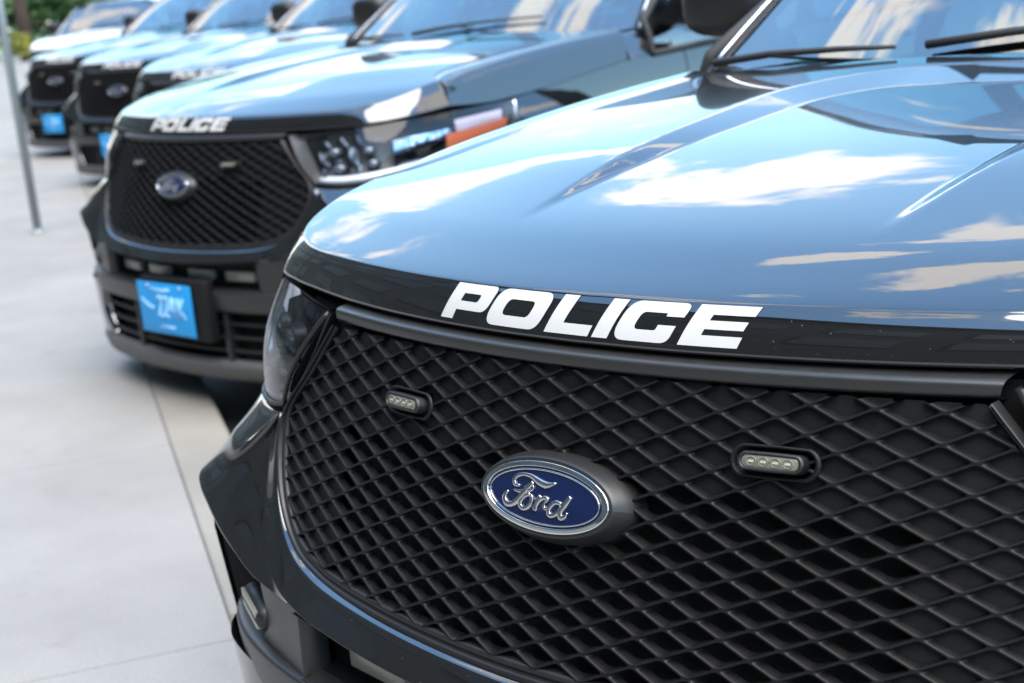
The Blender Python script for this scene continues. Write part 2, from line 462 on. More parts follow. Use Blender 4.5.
        # fender corner below the mirror
        MB().grid([[(sgn*.80, 1.465, hood_z(.8, 1.46)-.004), (sgn*.86, 1.53, 1.172), (sgn*.915, 1.585, 1.168), (sgn*.93, 1.72, 1.15)], [(sgn*.88, 1.465, hood_z(.88, 1.46)+.003), (sgn*.905, 1.53, 1.166), (sgn*.930, 1.60, 1.150), (sgn*.945, 1.72, 1.13)], [(sgn*.92, 1.465, 1.160), (sgn*.935, 1.53, 1.145), (sgn*.948, 1.60, 1.12), (sgn*.955, 1.72, 1.10)], [(sgn*.962, 1.465, 1.07), (sgn*.966, 1.53, 1.076), (sgn*.966, 1.60, 1.078), (sgn*.966, 1.72, 1.08)]]).build('corner_panel', P, car)
        # side windows
        def sw(y, t):      # t 0 belt .. 1 roof rail
            zt = interp(y, [(1.56, 1.19), (2.2, 1.585), (2.6, 1.625), (3.6, 1.62), (4.3, 1.57), (4.75, 1.42)])
            zb2 = beltline(y)-.002; z = zb2+(zt-zb2)*t
            xt = interp(z, [(1.05, side_x(y, 1.05)), (1.15, .945), (1.35, .85), (1.6, .70)])
            return (sgn*min(xt, body_w(y)-.02), y, z)
        for nm, a, b in (('front_window', 1.62, 2.55), ('rear_window', 2.65, 3.55), ('quarter_window', 3.68, 4.45)):
            g = [[sw(y, t) for y in np.linspace(a, b, 12)] for t in np.linspace(.03, .93, 8)]
            w = MB().grid(g).build(nm, M['glass'], car)
            fr = [sw(y, .015) for y in np.linspace(a-.02, b+.02, 14)]+[sw(b+.02, t) for t in np.linspace(.1, .95, 6)]+[sw(y, .95) for y in np.linspace(b+.02, a-.02, 14)]+[sw(a-.02, t) for t in np.linspace(.9, .1, 5)]+[sw(a-.02, .015)]
            MB().tube(fr, .014, 6, caps=False).build('frame', M['rubber'], w)
        for a, b in ((2.54, 2.66), (3.54, 3.70), (4.44, 4.78)):
            MB().grid([[tuple(np.array(sw(y, t))+np.array([sgn*.008, 0, 0])) for y in np.linspace(a, b, 4)] for t in np.linspace(0, 1, 8)]).build('door_pillar', M['black'], car)
        MB().grid([[tuple(np.array(sw(y, t))+np.array([sgn*.004, 0, 0])) for y in np.linspace(2.1, 4.75, 20)] for t in (.93, 1.0)]+[[(sgn*.60, y, interp(y, [(2.1, 1.625), (2.6, 1.66), (3.6, 1.66), (4.3, 1.62), (4.75, 1.5)])) for y in np.linspace(2.1, 4.75, 20)]]).build('roof_rail', P, car)
        # mirror
        mr = MB()
        cx, cy, cz = 1.075, 1.90, 1.315
        g = []
        for i in range(17):
            ph = -math.pi/2+math.pi*i/16
            g.append([(cx+.125*abs(math.cos(ph))**.5*(1 if True else 0)*math.copysign(abs(math.cos(th))**.6, math.cos(th)),
                       cy+.075*math.sin(ph)*(1 if math.sin(ph) < 0 else .5),
                       cz+.085*abs(math.cos(ph))**.5*math.copysign(abs(math.sin(th))**.6, math.sin(th))) for th in np.linspace(0, 2*math.pi, 33)])
        g = np.array(g); g[..., 0] *= sgn
        mo = MB().grid(g).build('wing_mirror', M['trim'], car)
        MB().tube([(sgn*.90, 1.88, 1.20), (sgn*.97, 1.89, 1.205), (sgn*1.03, 1.90, 1.245)], [.035, .028, .03], 10).build('mirror_arm', M['trim'], mo)
        MB().grid([[(sgn*(cx+.10*math.cos(t)*r_), cy+.040, cz+.065*math.sin(t)*r_) for t in np.linspace(0, 2*math.pi, 25)] for r_ in (0.01, 1)]).build('mirror_glass', M['chrome'], mo)
        # windscreen sail triangle in front of the door window
        MB().add([(sgn*.930, 1.62, 1.165), (sgn*.958, 1.95, 1.13), (sgn*.895, 1.95, 1.36), (sgn*.925, 1.64, 1.19)], [(0, 1, 2), (0, 2, 3)]).build('mirror_mount', M['satin'] if False else P, car)
        # antenna puck / spotlight base on the fender
    rf = [[(x, y, interp(y, [(2.12, 1.635), (2.6, 1.675), (3.6, 1.675), (4.3, 1.63), (4.78, 1.50)])-.035*(x/.6)**2*.5) for x in np.linspace(-.61, .61, 21)] for y in np.linspace(2.12, 4.78, 26)]
    MB().grid(rf).build('roof', P, car)
    # cabin: dashboard, seats, floor, shelf
    db = catmull([(0, 1.55, 1.12), (0, 1.75, 1.16), (0, 2.0, 1.13), (0, 2.08, 1.0), (0, 2.05, .7)], 6)
    MB().grid([[(x, q[1], q[2]) for x in np.linspace(-.80, .80, 9)] for q in db]).build('dashboard', M['interior'], car)
    for sx in (-.4, .4):
        st = MB().box((sx-.24, 2.45, .35), (sx+.24, 2.95, .62)).box((sx-.23, 2.88, .6), (sx+.23, 3.04, 1.18)).box((sx-.12, 2.92, 1.22), (sx+.12, 3.0, 1.40)).build('front_seat', M['interior'], car, bevel=.03)
    MB().box((-.7, 3.75, .35), (.7, 3.95, 1.2)).build('rear_seat', M['interior'], car, bevel=.04)
    # ---------------- rear end
    tr = []
    for z, yy, wd in ((1.50, 4.78, .62), (1.35, 4.86, .70), (1.15, 4.97, .80), (1.14, 4.99, .84), (.9, 5.02, .86), (.6, 5.02, .86), (.58, 5.08, .88), (.35, 5.08, .88), (.2, 4.98, .86)):
        tr.append([(x*wd, yy-.16*abs(x)**3, z) for x in np.linspace(-1, 1, 21)])
    MB().grid(tr[:4]).build('rear_glass', M['glass'], car)
    MB().grid(tr[3:6]).build('tailgate', P, car)
    MB().grid(tr[5:]).build('rear_bumper', M['trim'], car)
    for sgn in (1, -1):
        MB().grid([[(sgn*x, 5.035-.16*(x/.86)**3, z) for x in np.linspace(.52, .86, 8)] for z in (.9, 1.08)]).build('tail_lamp', M['red'], car)
    # ---------------- wheels
    for wi, (yc, zc) in enumerate(WC):
        for sgn in (1, -1):
            prof = [(.20, .10), (.24, .115), (.30, .12), (.345, .112), (.375, .085), (.383, .05), (.383, -.05), (.375, -.085), (.33, -.115), (.22, -.1)]
            ro = .36/.383
            g = [[(sgn*(.865+w*1.0), yc+math.cos(a)*r_*ro*1.04, zc+math.sin(a)*r_*ro*1.04) for a in np.linspace(0, 2*math.pi, 57)] for r_, w in prof]
            wh_ = root_empty('wheel', (0, 0, 0)); wh_.parent = car
            MB().grid(g).build('tyre', M['tyre'], wh_)
            rm = MB()
            rm.grid([[(sgn*(.865+w), yc+math.cos(a)*r_, zc+math.sin(a)*r_) for a in np.linspace(0, 2*math.pi, 57)] for r_, w in ((.205, .11), (.225, .112), (.215, .09), (.2, .02), (.0, .0))])
            for k in range(5):
                a = 2*math.pi*k/5+.3
                d_ = Vector((0, math.cos(a), math.sin(a))); n_ = Vector((0, -math.sin(a), math.cos(a)))
                c_ = Vector((sgn*.955, yc, zc))
                q = [c_+n_*.035+d_*.03, c_-n_*.035+d_*.03, c_-n_*.022+d_*.212, c_+n_*.022+d_*.212]
                dn = Vector((-sgn*.04, 0, 0))
                rm.add(q+[p_+dn for p_ in q], [(0,1,2,3),(4,7,6,5),(0,4,5,1),(1,5,6,2),(2,6,7,3),(3,7,4,0)])
            rm.tube([(sgn*.90, yc, zc), (sgn*.972, yc, zc)], .055, 20)
            rm.build('rim', M['rim'], wh_, recalc=False, smooth=False)
            MB().grid([[(sgn*w, yc-math.cos(a)*r_, zc+math.sin(a)*r_) for a in np.linspace(-.1, math.pi+.1, 30)] for r_, w in ((WR-.003, .94), (WR-.01, .66), (.05, .66))]).build('arch_liner', M['deep'], car)
    MB().box((-.78, .35, .06), (.78, 4.9, .30)).build('underbody_light_block', M['deep'], car, smooth=False)  # plain black box added under the car so no light leaks in
    MB().box((-.60, .30, .30), (.60, 1.40, .93)).build('engine_bay_light_block', M['deep'], car, smooth=False)  # plain black box added behind the grille to block light

    # ---------------- front fascia
    band0 = [(0, .600), (.15, .602), (.30, .606), (.44, .612), (.50, .618), (.565, .632), (.615, .662), (.650, .705), (.668, .765), (.672, .800)]
    def off_out(pts, d):
        o = []
        for i, (x, z) in enumerate(pts):
            a = np.array(pts[max(i-1, 0)]); b = np.array(pts[min(i+1, len(pts)-1)]); t = (b-a)/np.linalg.norm(b-a)
            dd = d[i] if hasattr(d, '__len__') else d
            o.append((x+t[1]*dd if i else 0, z-t[0]*dd))
        return o
    R0 = [(x, G(x, z)-.010, z) for x, z in off_out(band0, .018)]
    R0b = [(x, G(x, z)+.012, z) for x, z in off_out(band0, .014)]
    d1 = [.055, .055, .055, .056, .057, .060, .060, .056, .048, .030]
    dy1 = [-.030, -.030, -.030, -.030, -.030, -.028, -.022, -.012, -.004, .004]
    R1 = [(x, G(x, z)+dy, z) for (x, z), dy in zip(off_out(band0, d1), dy1)]
    # extend the columns beyond the grille corner, under the lamp and round to the wheel arch
    ext0 = [(.700, .138, .797), (.755, .155, .790), (.82, .185, .789), (.885, .250, .797), (.925, .34, .808), (.950, .48, .830), (.962, .62, .85)]
    R0 += ext0; R0b += [(x-.01, y+.02, z+.004) for x, y, z in ext0]
    ext1 = [(.745, .092, .722), (.802, .104, .716), (.862, .134, .724), (.912, .180, .736), (.947, .272, .748), (.966, .43, .762), (.973, .62, .79)]
    R1 += ext1
    R2 = [(0, -.084, .556), (.15, -.078, .556), (.30, -.064, .557), (.44, -.040, .558), (.51, -.026, .558), (.585, -.008, .562), (.655, .002, .575), (.72, .018, .596), (.785, .038, .618), (.845, .062, .640),
          (.890, .084, .656), (.928, .112, .668), (.952, .160, .676), (.966, .25, .682), (.975, .37, .688), (.983, .54, .693), (.984, .62, .695)]
    for k_ in range(7):          # the shelf under the lamp runs straight from the lamp seam to the crest
        a_0 = np.array(ext0[k_]); a_2 = np.array(R2[10+k_]); R1[10+k_] = tuple(a_0*.52+a_2*.48+np.array([0, -.004, .004]))
    # a mid row that keeps the side facet hollow so that a spear shaped highlight forms
    R15 = [tuple(np.array(a)*.5+np.array(b)*.5+np.array([0, dy, 0])) for a, b, dy in zip(R1, R2, [0]*6+[.004, .008, .012, .014, .015, .012, .008, .004, 0, 0, 0])]
    R2in = [(x*.985, y+.035, z-.004) for x, y, z in R2]
    fr = [0, .3, (.16, .16), .5, (.12, .2), 0]
    loft('bumper', [R0b, R0, R1, R15, R2, R2in], P, car, frac=fr, nu=6, full=True)
    # flanks below the crest: body-coloured columns either side of the corner recess
    for sgn in (1, -1):
        def mm(rows): return [[(sgn*x, y, z) for x, y, z in r] for r in rows]
        c0 = [(.505, -.026, .556), (.55, -.015, .558), (.60, -.003, .562), (.645, .010, .571)]
        c1 = [(.510, -.026, .50), (.55, -.014, .50), (.60, -.001, .50), (.640, .012, .50)]
        c2_ = [(.515, -.024, .435), (.58, -.004, .435), (.64, .016, .43), (.72, .045, .42)]
        g = fillet_rows([catmull(r, 6) for r in mm([c0, c1, c2_])], .4)
        e = g[:, -1].copy(); e[:, 1] += .06; e[:, 0] -= sgn*.01; e0 = g[:, 0].copy(); e0[:, 1] += .05
        g = np.concatenate([e0[:, None], g, e[:, None]], axis=1)
        MB().grid(g if sgn == 1 else g[:, ::-1]).build('bumper_column', M['lower'], car)
        # corner recess (air curtain): black liner with ribs and a white marker pod
        li = [[(.637, .030, .575), (.634, .035, .50), (.70, .06, .40)], [(.72, .11, .60), (.71, .12, .50), (.76, .12, .40)], [(.88, .22, .655), (.88, .23, .50), (.88, .21, .40)], [(.946, .16, .672), (.944, .15, .55), (.930, .16, .40)]]
        rc = MB().grid([[(sgn*x, y, z) for x, y, z in r] for r in li]).build('corner_recess', M['black'], car)
        for k in range(7):
            z = .615-.03*k
            MB().tube([(sgn*.66, .055, z-.030), (sgn*.72, .080, z-.012), (sgn*.80, .13, z+.012), (sgn*.90, .21, z+.02)], .0055, 6).build('rib', M['trim'], rc)
        c = Vector((sgn*.700, .045, .500))
        ax_ = Vector((sgn*.90, .40, .14)).normalized()
        MB().tube([c-ax_*.055, c-ax_*.045, c+ax_*.045, c+ax_*.055], [.012, .022, .022, .012], 14).build('pod_housing', M['trim'], rc)
        fnn = Vector((sgn*.40, -.9, 0.05)).normalized()
        q = []
        for dx_, dz_ in ((-.045, -.014), (.045, -.014), (.045, .014), (-.045, .014)): q.append(c+ax_*dx_+Vector((0, 0, dz_))+fnn*.021)
        MB().add(q+[p_-fnn*.01 for p_ in q], [(0,1,2,3),(0,4,5,1),(1,5,6,2),(2,6,7,3),(3,7,4,0)]).build('marker_lens', M['podlens'], rc, smooth=False)
    # light bar slot with four pods
    sl_ = [[(x, -.086+.2*x*x+.004, .553) for x in np.linspace(-.52, .52, 21)], [(x, -.012+.2*x*x, .550) for x in np.linspace(-.52, .52, 21)], [(x, -.012+.2*x*x, .452) for x in np.linspace(-.52, .52, 21)], [(x, -.086+.2*x*x+.004, .447) for x in np.linspace(-.52, .52, 21)]]
    slot = MB().grid(sl_).build('light_bar', M['black'], car, smooth=False)
    for cx in (-.365, -.135, .145, .365):
        yy = -.034+.2*cx*cx; sl = .4*cx
        w = .072; hh = .018
        q = [(cx-w, yy-sl*w, .494-hh), (cx+w, yy+sl*w, .494-hh), (cx+w, yy+sl*w, .494+hh), (cx-w, yy-sl*w, .494+hh)]
        MB().add(q+[(x, y+.02, z) for x, y, z in q], [(0,1,2,3),(0,4,5,1),(1,5,6,2),(2,6,7,3),(3,7,4,0)]).build('light_pod', M['podlens'], slot, bevel=.004)
    # strip below the slot and lower bumper
    def rowx(xs, f): return [f(x) for x in xs]
    X1 = [0, .25, .48, .66, .80, .89, .94]
    def frontrow(z, yo): return [(0, yo, z), (.25, yo+.013, z), (.48, yo+.046, z), (.66, yo+.09, z), (.80, yo+.15, z), (.885, yo+.215, z), (.935, yo+.30, z), (.965, yo+.42, z), (.978, yo+.62, z)]
    loft('lower_bumper', [frontrow(.452, -.045), frontrow(.447, -.086), frontrow(.435, -.088), frontrow(.372, -.082), frontrow(.366, -.055)], M['lower'], car, frac=[0, .4, .3, .3, 0], nu=6, full=True)
    for sgn in (1, -1):
        lo = [[(.66, .012, .405), (.76, .040, .405), (.86, .085, .405), (.925, .15, .405), (.960, .28, .405), (.975, .5, .405)],
              [(.68, .014, .28), (.78, .050, .28), (.875, .11, .28), (.940, .19, .28), (.968, .31, .28), (.978, .5, .28)],
              [(.60, .005, .20), (.72, .035, .19), (.83, .09, .18), (.91, .17, .175), (.955, .31, .17), (.970, .5, .16)]]
        g = fillet_rows([catmull([(sgn*x, y, z) for x, y, z in r], 6) for r in lo], .4)
        e0 = g[:, 0].copy(); e0[:, 1] += .06; g = np.concatenate([e0[:, None], g], axis=1)
        MB().grid(g if sgn == 1 else g[:, ::-1]).build('bumper_corner', P, car)
        # side of the bumper behind the recess
        g = [[(sgn*x, y, z) for x, y, z in r] for r in ([(.970, .36, .68), (.974, .36, .55), (.972, .36, .36)], [(.982, .5, .69), (.978, .5, .55), (.975, .5, .36)], [(.984, .62, .695), (.98, .6, .55), (.975, .57, .36)])]
        MB().grid(g).build('bumper_side', P, car)
        g = [[(sgn*x, y, z) for x, y, z in r] for r in ([(.947, .150, .668), (.946, .140, .56), (.930, .150, .405)], [(.953, .155, .668), (.953, .146, .56), (.938, .158, .405)], [(.964, .25, .68), (.964, .25, .55), (.962, .25, .40)], [(.971, .37, .68), (.973, .37, .55), (.972, .37, .38)])]
        MB().grid(g).build('corner_blade', M['trim'], car)
    # lower intake: black liner, bars
    it = MB().grid([[(x, -.055+.2*x*x, .368) for x in np.linspace(-.66, .66, 17)], [(x, .0+.2*x*x, .36) for x in np.linspace(-.66, .66, 17)], [(x, .0+.2*x*x, .19) for x in np.linspace(-.62, .62, 17)], [(x, -.06+.2*x*x, .17) for x in np.linspace(-.60, .60, 17)]]).build('lower_intake', M['deep'], car, smooth=False)
    for z in (.325, .275, .225):
        MB().tube([(x, -.052+.2*x*x, z) for x in np.linspace(-.64, .64, 17)], .007, 8).build('intake_bar', M['trim'], it)
    for sx in (-.30, .30):
        MB().box((sx-.012, -.07+.2*sx*sx, .175), (sx+.012, -.02+.2*sx*sx, .37)).build('intake_post', M['trim'], it, bevel=.004)
    sk = [frontrow(.192, -.05), frontrow(.186, -.082), frontrow(.168, -.085), frontrow(.118, -.070), frontrow(.105, -.03)]
    loft('skid_plate', sk, M['skid'], car, frac=[0, .4, .3, .4, 0], nu=6, full=True)
    # number plate on a black bracket
    br = MB().box((-.155, -.102, .262), (.275, -.06, .487)).build('plate_bracket', M['black'], car, bevel=.006)
    npl = MB().box((-.165, -.114, .277), (.195, -.109, .467)).build('licence_plate', M['plate'], br, bevel=.002)
    ink = MB()
    def stroke(pts, r): ink.tube([(-.165+.36*a, -.1145, .277+.19*b) for a, b in pts], r, 6, flat=(0, 1, 0))
    for dx_ in (.36, .47):   # digits 2 2
        stroke([(dx_, .66), (dx_+.03, .74), (dx_+.075, .72), (dx_+.08, .62), (dx_+.0, .36), (dx_+.09, .36)], .008)
    stroke([(.64, .74), (.58, .48), (.68, .48)], .007); stroke([(.66, .74), (.66, .34)], .007)
    stroke([(.75, .74), (.75, .34)], .008); stroke([(.85, .74), (.76, .52), (.87, .34)], .007)
    stroke([(.06, .66), (.16, .55), (.28, .48)], .007)
    stroke([(.25, .88), (.45, .85), (.62, .88)], .006); stroke([(.36, .14), (.64, .14)], .005)
    ink.build('plate_lettering', M['plateink'], npl)
    tf = MB()
    for sx in (-.09, .13): tf.tube([(sx, -.112, .455), (sx, -.118, .455)], .006, 10)
    tf.build('plate_screw', M['satin'], npl)

    # ---------------- grille
    gr = root_empty('grille', (0, 0, 0)); gr.parent = car
    # opening clipped lattice, modelled flat in (x, depth, z) then laid on the grille face
    a_, b_ = .0745, .0325
    bm = bmesh.new()
    def cell(cx, cz, closed):
        # ring levels: (scale x, scale z inset in m, depth)
        lv = [(0.0, .0), (.0008, -.0002), (.0013, .0005), (.0019, .0028), (.0027, .0090 if closed else .0135)]
        rings = []
        for ins, dep in lv:
            hx = a_/2-ins*2.4; hz = b_-ins*1.08
            pts = [(hx, 0), (0, hz), (-hx, 0), (0, -hz)]
            rd = 0 if ins < .0005 else min(.30, .10+ins*60)
            ring = []
            for i in range(4):
                p = np.array(pts[i]); q0 = np.array(pts[i-1]); q1 = np.array(pts[(i+1) % 4])
                s0 = p+(q0-p)*rd; s1 = p+(q1-p)*rd
                for k in range(5):
                    t = k/4; w = (1-t)**2*s0+2*t*(1-t)*p+t*t*s1
                    ring.append(bm.verts.new((cx+w[0], dep, cz+w[1])))
            rings.append(ring)
        for r0, r1 in zip(rings, rings[1:]):
            n = len(r0)
            for i in range(n):
                try: bm.faces.new((r0[i], r0[(i+1) % n], r1[(i+1) % n], r1[i]))
                except ValueError: pass
        if closed:
            n = len(rings[-1]); c = bm.verts.new((cx, .0092, cz)); bk = [bm.verts.new((v.co.x, v.co.y+.0001, v.co.z)) for v in rings[-1]]
            for i in range(n): bm.faces.new((bk[i], bk[(i+1) % n], c))
    # a node lattice with spacing (a_, 2*step): rows step .01625 apart, alternate rows shifted half a cell
    step = .01625
    b_ = step                                             # half height of a cell
    a_full = .0745
    def half(k, i): return (i+.5)*a_full if (k % 2 == 0) else i*a_full
    a_ = a_full
    for k in range(-3, 25):
        zr = .942-k*step
        for i in range(-11, 12):
            # nodes of row k at half(k, i); the cell to the right of each node is centred half way
            cx = half(k, i)+a_full/2
            if abs(cx) > .76: continue
            closed = zr > .842-.02*(abs(cx) > .3) or abs(cx) > .455
            if abs(cx) < .02 and zr < .84: closed = False
            cell(cx, zr, closed)
    bmesh.ops.remove_doubles(bm, verts=bm.verts, dist=1e-5)
    hull = [p for p in GR]
    poly = hull+[(-x, z) for x, z in hull[::-1][1:-1]]
    # clip against the convex outline, except the slightly sloping top
    def clip(bm, poly):
        n = len(poly); cxm, czm = 0, .78
        for i in range(n):
            x0, z0 = poly[i]; x1, z1 = poly[(i+1) % n]
            nx, nz = (z1-z0), -(x1-x0); L = math.hypot(nx, nz)
            if L < 1e-9: continue
            nx /= L; nz /= L
            if (cxm-x0)*nx+(czm-z0)*nz > 0: nx, nz = -nx, -nz
            bmesh.ops.bisect_plane(bm, geom=bm.verts[:]+bm.edges[:]+bm.faces[:], plane_co=(x0, 0, z0), plane_no=(nx, 0, nz), clear_outer=True)
    clip(bm, poly)
    # holes for the badge and the two lights
    for (hx, hz, ra, rb) in ((0, .809, .104, .044), (-.303, .878, .050, .0165), (.303, .878, .050, .0165)):
        dl = [f for f in bm.faces if ((f.calc_center_median().x-hx)/ra)**2+((f.calc_center_median().z-hz)/rb)**2 < 1]
        bmesh.ops.delete(bm, geom=dl, context='FACES')
    for v in bm.verts: v.co = Vector((v.co.x, G(v.co.x, v.co.z)+v.co.y, v.co.z))
    bmesh.ops.recalc_face_normals(bm, faces=bm.faces)
    me = bpy.data.meshes.new('grille_mesh'); bm.to_mesh(me); bm.free()
    gm = link('grille_mesh', me, M['mesh'], gr)
    # frame: top bar and the moulding round the opening
    # top bar (separate piece that reads lighter)
    tb = [[(x, .073+.28*x*x+.020, .979) for x in np.linspace(-.54, .54, 33)],
          [(x, .058+.27*x*x+.006, .976) for x in np.linspace(-.54, .54, 33)],
          [(x, .055+.27*x*x+.008, .957) for x in np.linspace(-.535, .535, 33)],
          [(x, .075+.26*x*x+.020, .950) for x in np.linspace(-.53, .53, 33)]]
    MB().grid(fillet_rows([np.array(r) for r in tb], [0, .35, .35, 0])).build('top_bar', M['bar'], gr)
    lower = [(x, z) for x, z in GR[2:]]           # from top corner down to bottom centre
    lower_full = lower+[(-x, z) for x, z in lower[::-1][1:]]
    def nrm(pts):
        o = []
        for i in range(len(pts)):
            a = np.array(pts[max(i-1, 0)]); b = np.array(pts[min(i+1, len(pts)-1)]); t = (b-a)/max(np.linalg.norm(b-a), 1e-9); o.append((-t[1], t[0]))
        return o
    dl = catmull([(x, 0, z) for x, z in lower_full], 6); dl = [(q[0], q[2]) for q in dl]; nn = nrm(dl)
    # decide the outward sign
    sg = 1 if (dl[len(dl)//2][1]+nn[len(dl)//2][1]*.01) < dl[len(dl)//2][1] else -1
    def ring(o, d):
        q = []
        for (x, z), n in zip(dl, nn):
            k_ = o*(1-.55*sstep((z-.76)/.06)); q.append((x+n[0]*k_*sg, G(x, z)+d, z+n[1]*k_*sg))
        return np.array(q)
    fg_ = fillet_rows([ring(-.004, .020), ring(-.003, .002), ring(.003, -.002), ring(.010, .002), ring(.012, -.004), ring(.0175, -.006), ring(.019, .010)], [0, .3, .3, .3, .3, .3, 0], 3, 1)
    MB().grid(fg_).build('grille_frame', M['trim'], gr)
    # backing plates: closed upper and side parts are in the mesh; an open radiator further back
    MB().grid([[(x, G(x, z)+.034, z) for x in np.linspace(-.68, .68, 9)] for z in (.595, .97)]).build('radiator', M['deep'], gr)
    # grille lights
    for cx in (-.303, .303):
        cz = .878; cy = G(cx, cz)
        tx_ = Vector((1, .5*cx, 0)).normalized(); tz_ = Vector((0, .33, 1)).normalized(); nn_ = tx_.cross(tz_).normalized()   # points to -y
        if nn_.y > 0: nn_ = -nn_
        base = Vector((cx, cy, cz))
        lp = root_empty('grille_light', (0, 0, 0)); lp.parent = gr
        def stad(w, hh, d, n=24):
            o = []
            for k in range(n):
                t = 2*math.pi*k/n; c, s = math.cos(t), math.sin(t)
                px = (w-hh)*(1 if c > 0 else -1)*(1 if abs(c) > 1e-6 else 0)+hh*c; pz = hh*s
                o.append(base+tx_*px+tz_*pz+nn_*d)
            o.append(o[0]); return o
        # dark socket
        MB().grid([stad(.056, .0195, .000), stad(.054, .018, .0035), stad(.050, .0155, .002), stad(.049, .015, -.016), stad(.001, .0005, -.016)]).build('light_socket', M['mesh'], lp)
        MB().grid([stad(.041, .0112, -.014), stad(.0412, .0115, .010), stad(.0395, .0100, .0145), stad(.036, .0078, .0145), stad(.0355, .0074, .0125)]).build('light_housing', M['trim'], lp)
        MB().grid([stad(.036, .0078, .012), stad(.034, .0062, .0135), stad(.001, .0004, .0138)]).build('light_lens', M['led'], lp)
        ch = MB()
        for k in range(4):
            c = base+tx_*(-.0225+.015*k)+nn_*.0138
            ch.add([c+tx_*a*.0036+tz_*b*.0013+nn_*.0006 for a, b in ((-1,-1),(1,-1),(1,1),(-1,1))], [(0,1,2,3)])
        ch.build('light_chip', M['ledchip'], lp, smooth=False)
        rg = MB()
        for k in range(4):
            c = base+tx_*(-.0225+.015*k)+nn_*.0140
            rg.tube([c+tx_*math.cos(t)*.0058+tz_*math.sin(t)*.0050 for t in np.linspace(0, 2*math.pi, 17)], .0006, 5, caps=False)
        rg.build('light_optic', M['led'], lp)
    # badge
    bd = root_empty('badge', (0, 0, 0)); bd.parent = gr
    U = Vector((1, 0, 0)); V = Vector((0, .33, 1)).normalized(); N = U.cross(V); N = -N if N.y > 0 else N; C0 = Vector((.003, -.003, .810))
    def el(a, b, d, n=72, dz=0): return [C0+U*math.cos(t)*a+V*(math.sin(t)*b+dz)+N*d for t in np.linspace(0, 2*math.pi, n+1)]
    EA, EB = .1050, .0440
    MB().grid(fillet_rows([np.array([tuple(v) for v in r]) for r in (el(EA*1.22, EB*1.34, -.045), el(EA*1.17, EB*1.30, -.020), el(EA*1.05, EB*1.10, .0010), el(EA*.99, EB*.98, .001), el(EA*.96, EB*.94, -.004))], [0, .4, .35, .3, 0], 5, 2)).build('badge_housing', M['housing'], bd)
    MB().grid(fillet_rows([np.array([tuple(v) for v in r]) for r in (el(EA*1.0, EB*.99, .000), el(EA*.992, EB*.975, .0026), el(EA*.915, EB*.835, .0034), el(EA*.905, EB*.815, .001))], [0, .2, .2, 0], 4, 3)).build('badge_rim', M['chrome'], bd)
    MB().grid([el(EA*r_, EB*(1-(1-r_)*1.6) if r_ > .5 else EB*r_*.8, .0012+.0022*(1-(r_/.93)**2)) for r_ in (.93, .85, .7, .55)]+[el(EA*.3, EB*.2, .0032), el(.0003, .0003, .0034)]).build('badge_face', M['navy'], bd)
    MB().tube(el(EA*.865, EB*.745, .0028), .0011, 8, caps=False, flat=tuple(N)).build('badge_line', M['chrome'], bd)
    sc = MB()
    def S(pts, r):   # pixels measured on a straightened badge -> surface points
        q = []
        for px, py in pts:
            a = (px-416)/388; b = (py-355-59*a)/222
            q.append((a*EA, -b*EB*.97, 0))
        q = catmull(q, 5)
        rr = np.interp(np.linspace(0, 1, len(q)), np.linspace(0, 1, len(r)), r) if hasattr(r, '__len__') else [r]*len(q)
        P3 = [tuple(C0+U*float(p[0])+V*float(p[1])+N*(.0022+.0022*(1-min(1, (float(p[0])/(EA*.93))**2+(float(p[1])/(EB*.9))**2)))) for p in q]
        sc.tube(P3, list(rr), 8, flat=tuple(N))
    k = .00034
    S([(268, 288), (238, 280), (228, 252), (246, 224), (290, 214), (340, 228), (385, 258), (430, 277), (488, 264)], [5*k, 8*k, 9*k, 8*k, 7*k, 9*k, 14*k, 14*k, 3*k])
    S([(350, 262), (318, 300), (292, 342), (262, 384), (232, 408), (200, 408), (180, 380), (182, 345), (200, 326)], [7*k, 12*k, 13*k, 12*k, 11*k, 13*k, 11*k, 8*k, 4*k])
    S([(232, 316), (270, 324), (318, 318), (350, 306), (352, 290), (338, 284)], [3*k, 7*k, 8*k, 7*k, 5*k, 4*k])
    S([(340, 340), (308, 352), (284, 384), (282, 412), (305, 434), (335, 420), (352, 388), (348, 352), (330, 342)], [7*k, 9*k, 11*k, 10*k, 9*k, 9*k, 9*k, 7*k, 5*k])
    S([(352, 356), (378, 366), (400, 352)], [4*k, 5*k, 6*k])
    S([(404, 345), (392, 380), (382, 410), (376, 440)], [9*k, 11*k, 11*k, 12*k])
    S([(388, 400), (408, 372), (428, 358), (446, 366), (440, 384)], [5*k, 7*k, 8*k, 9*k, 8*k])
    S([(442, 372), (430, 405), (440, 428), (462, 420)], [4*k, 6*k, 6*k, 5*k])
    S([(532, 392), (500, 384), (474, 408), (460, 438), (470, 466), (496, 466), (520, 440), (534, 408)], [7*k, 9*k, 10*k, 10*k, 10*k, 9*k, 8*k, 7*k])
    S([(584, 344), (566, 376), (546, 415), (530, 452), (538, 478), (556, 474), (574, 446)], [8*k, 11*k, 12*k, 12*k, 12*k, 9*k, 3*k])
    sc.build('badge_script', M['satin'], bd)

    # ---------------- headlamps
    top = [(.562, .152, .966), (.64, .176, .974), (.73, .218, .979), (.812, .258, .982), (.878, .325, .985), (.925, .44, .990), (.952, .61, .996), (.972, .83, 1.001)]
    bot = [(.690, .142, .812), (.73, .152, .803), (.785, .175, .799), (.848, .218, .802), (.905, .298, .811), (.940, .43, .825), (.957, .60, .849), (.970, .80, .884)]
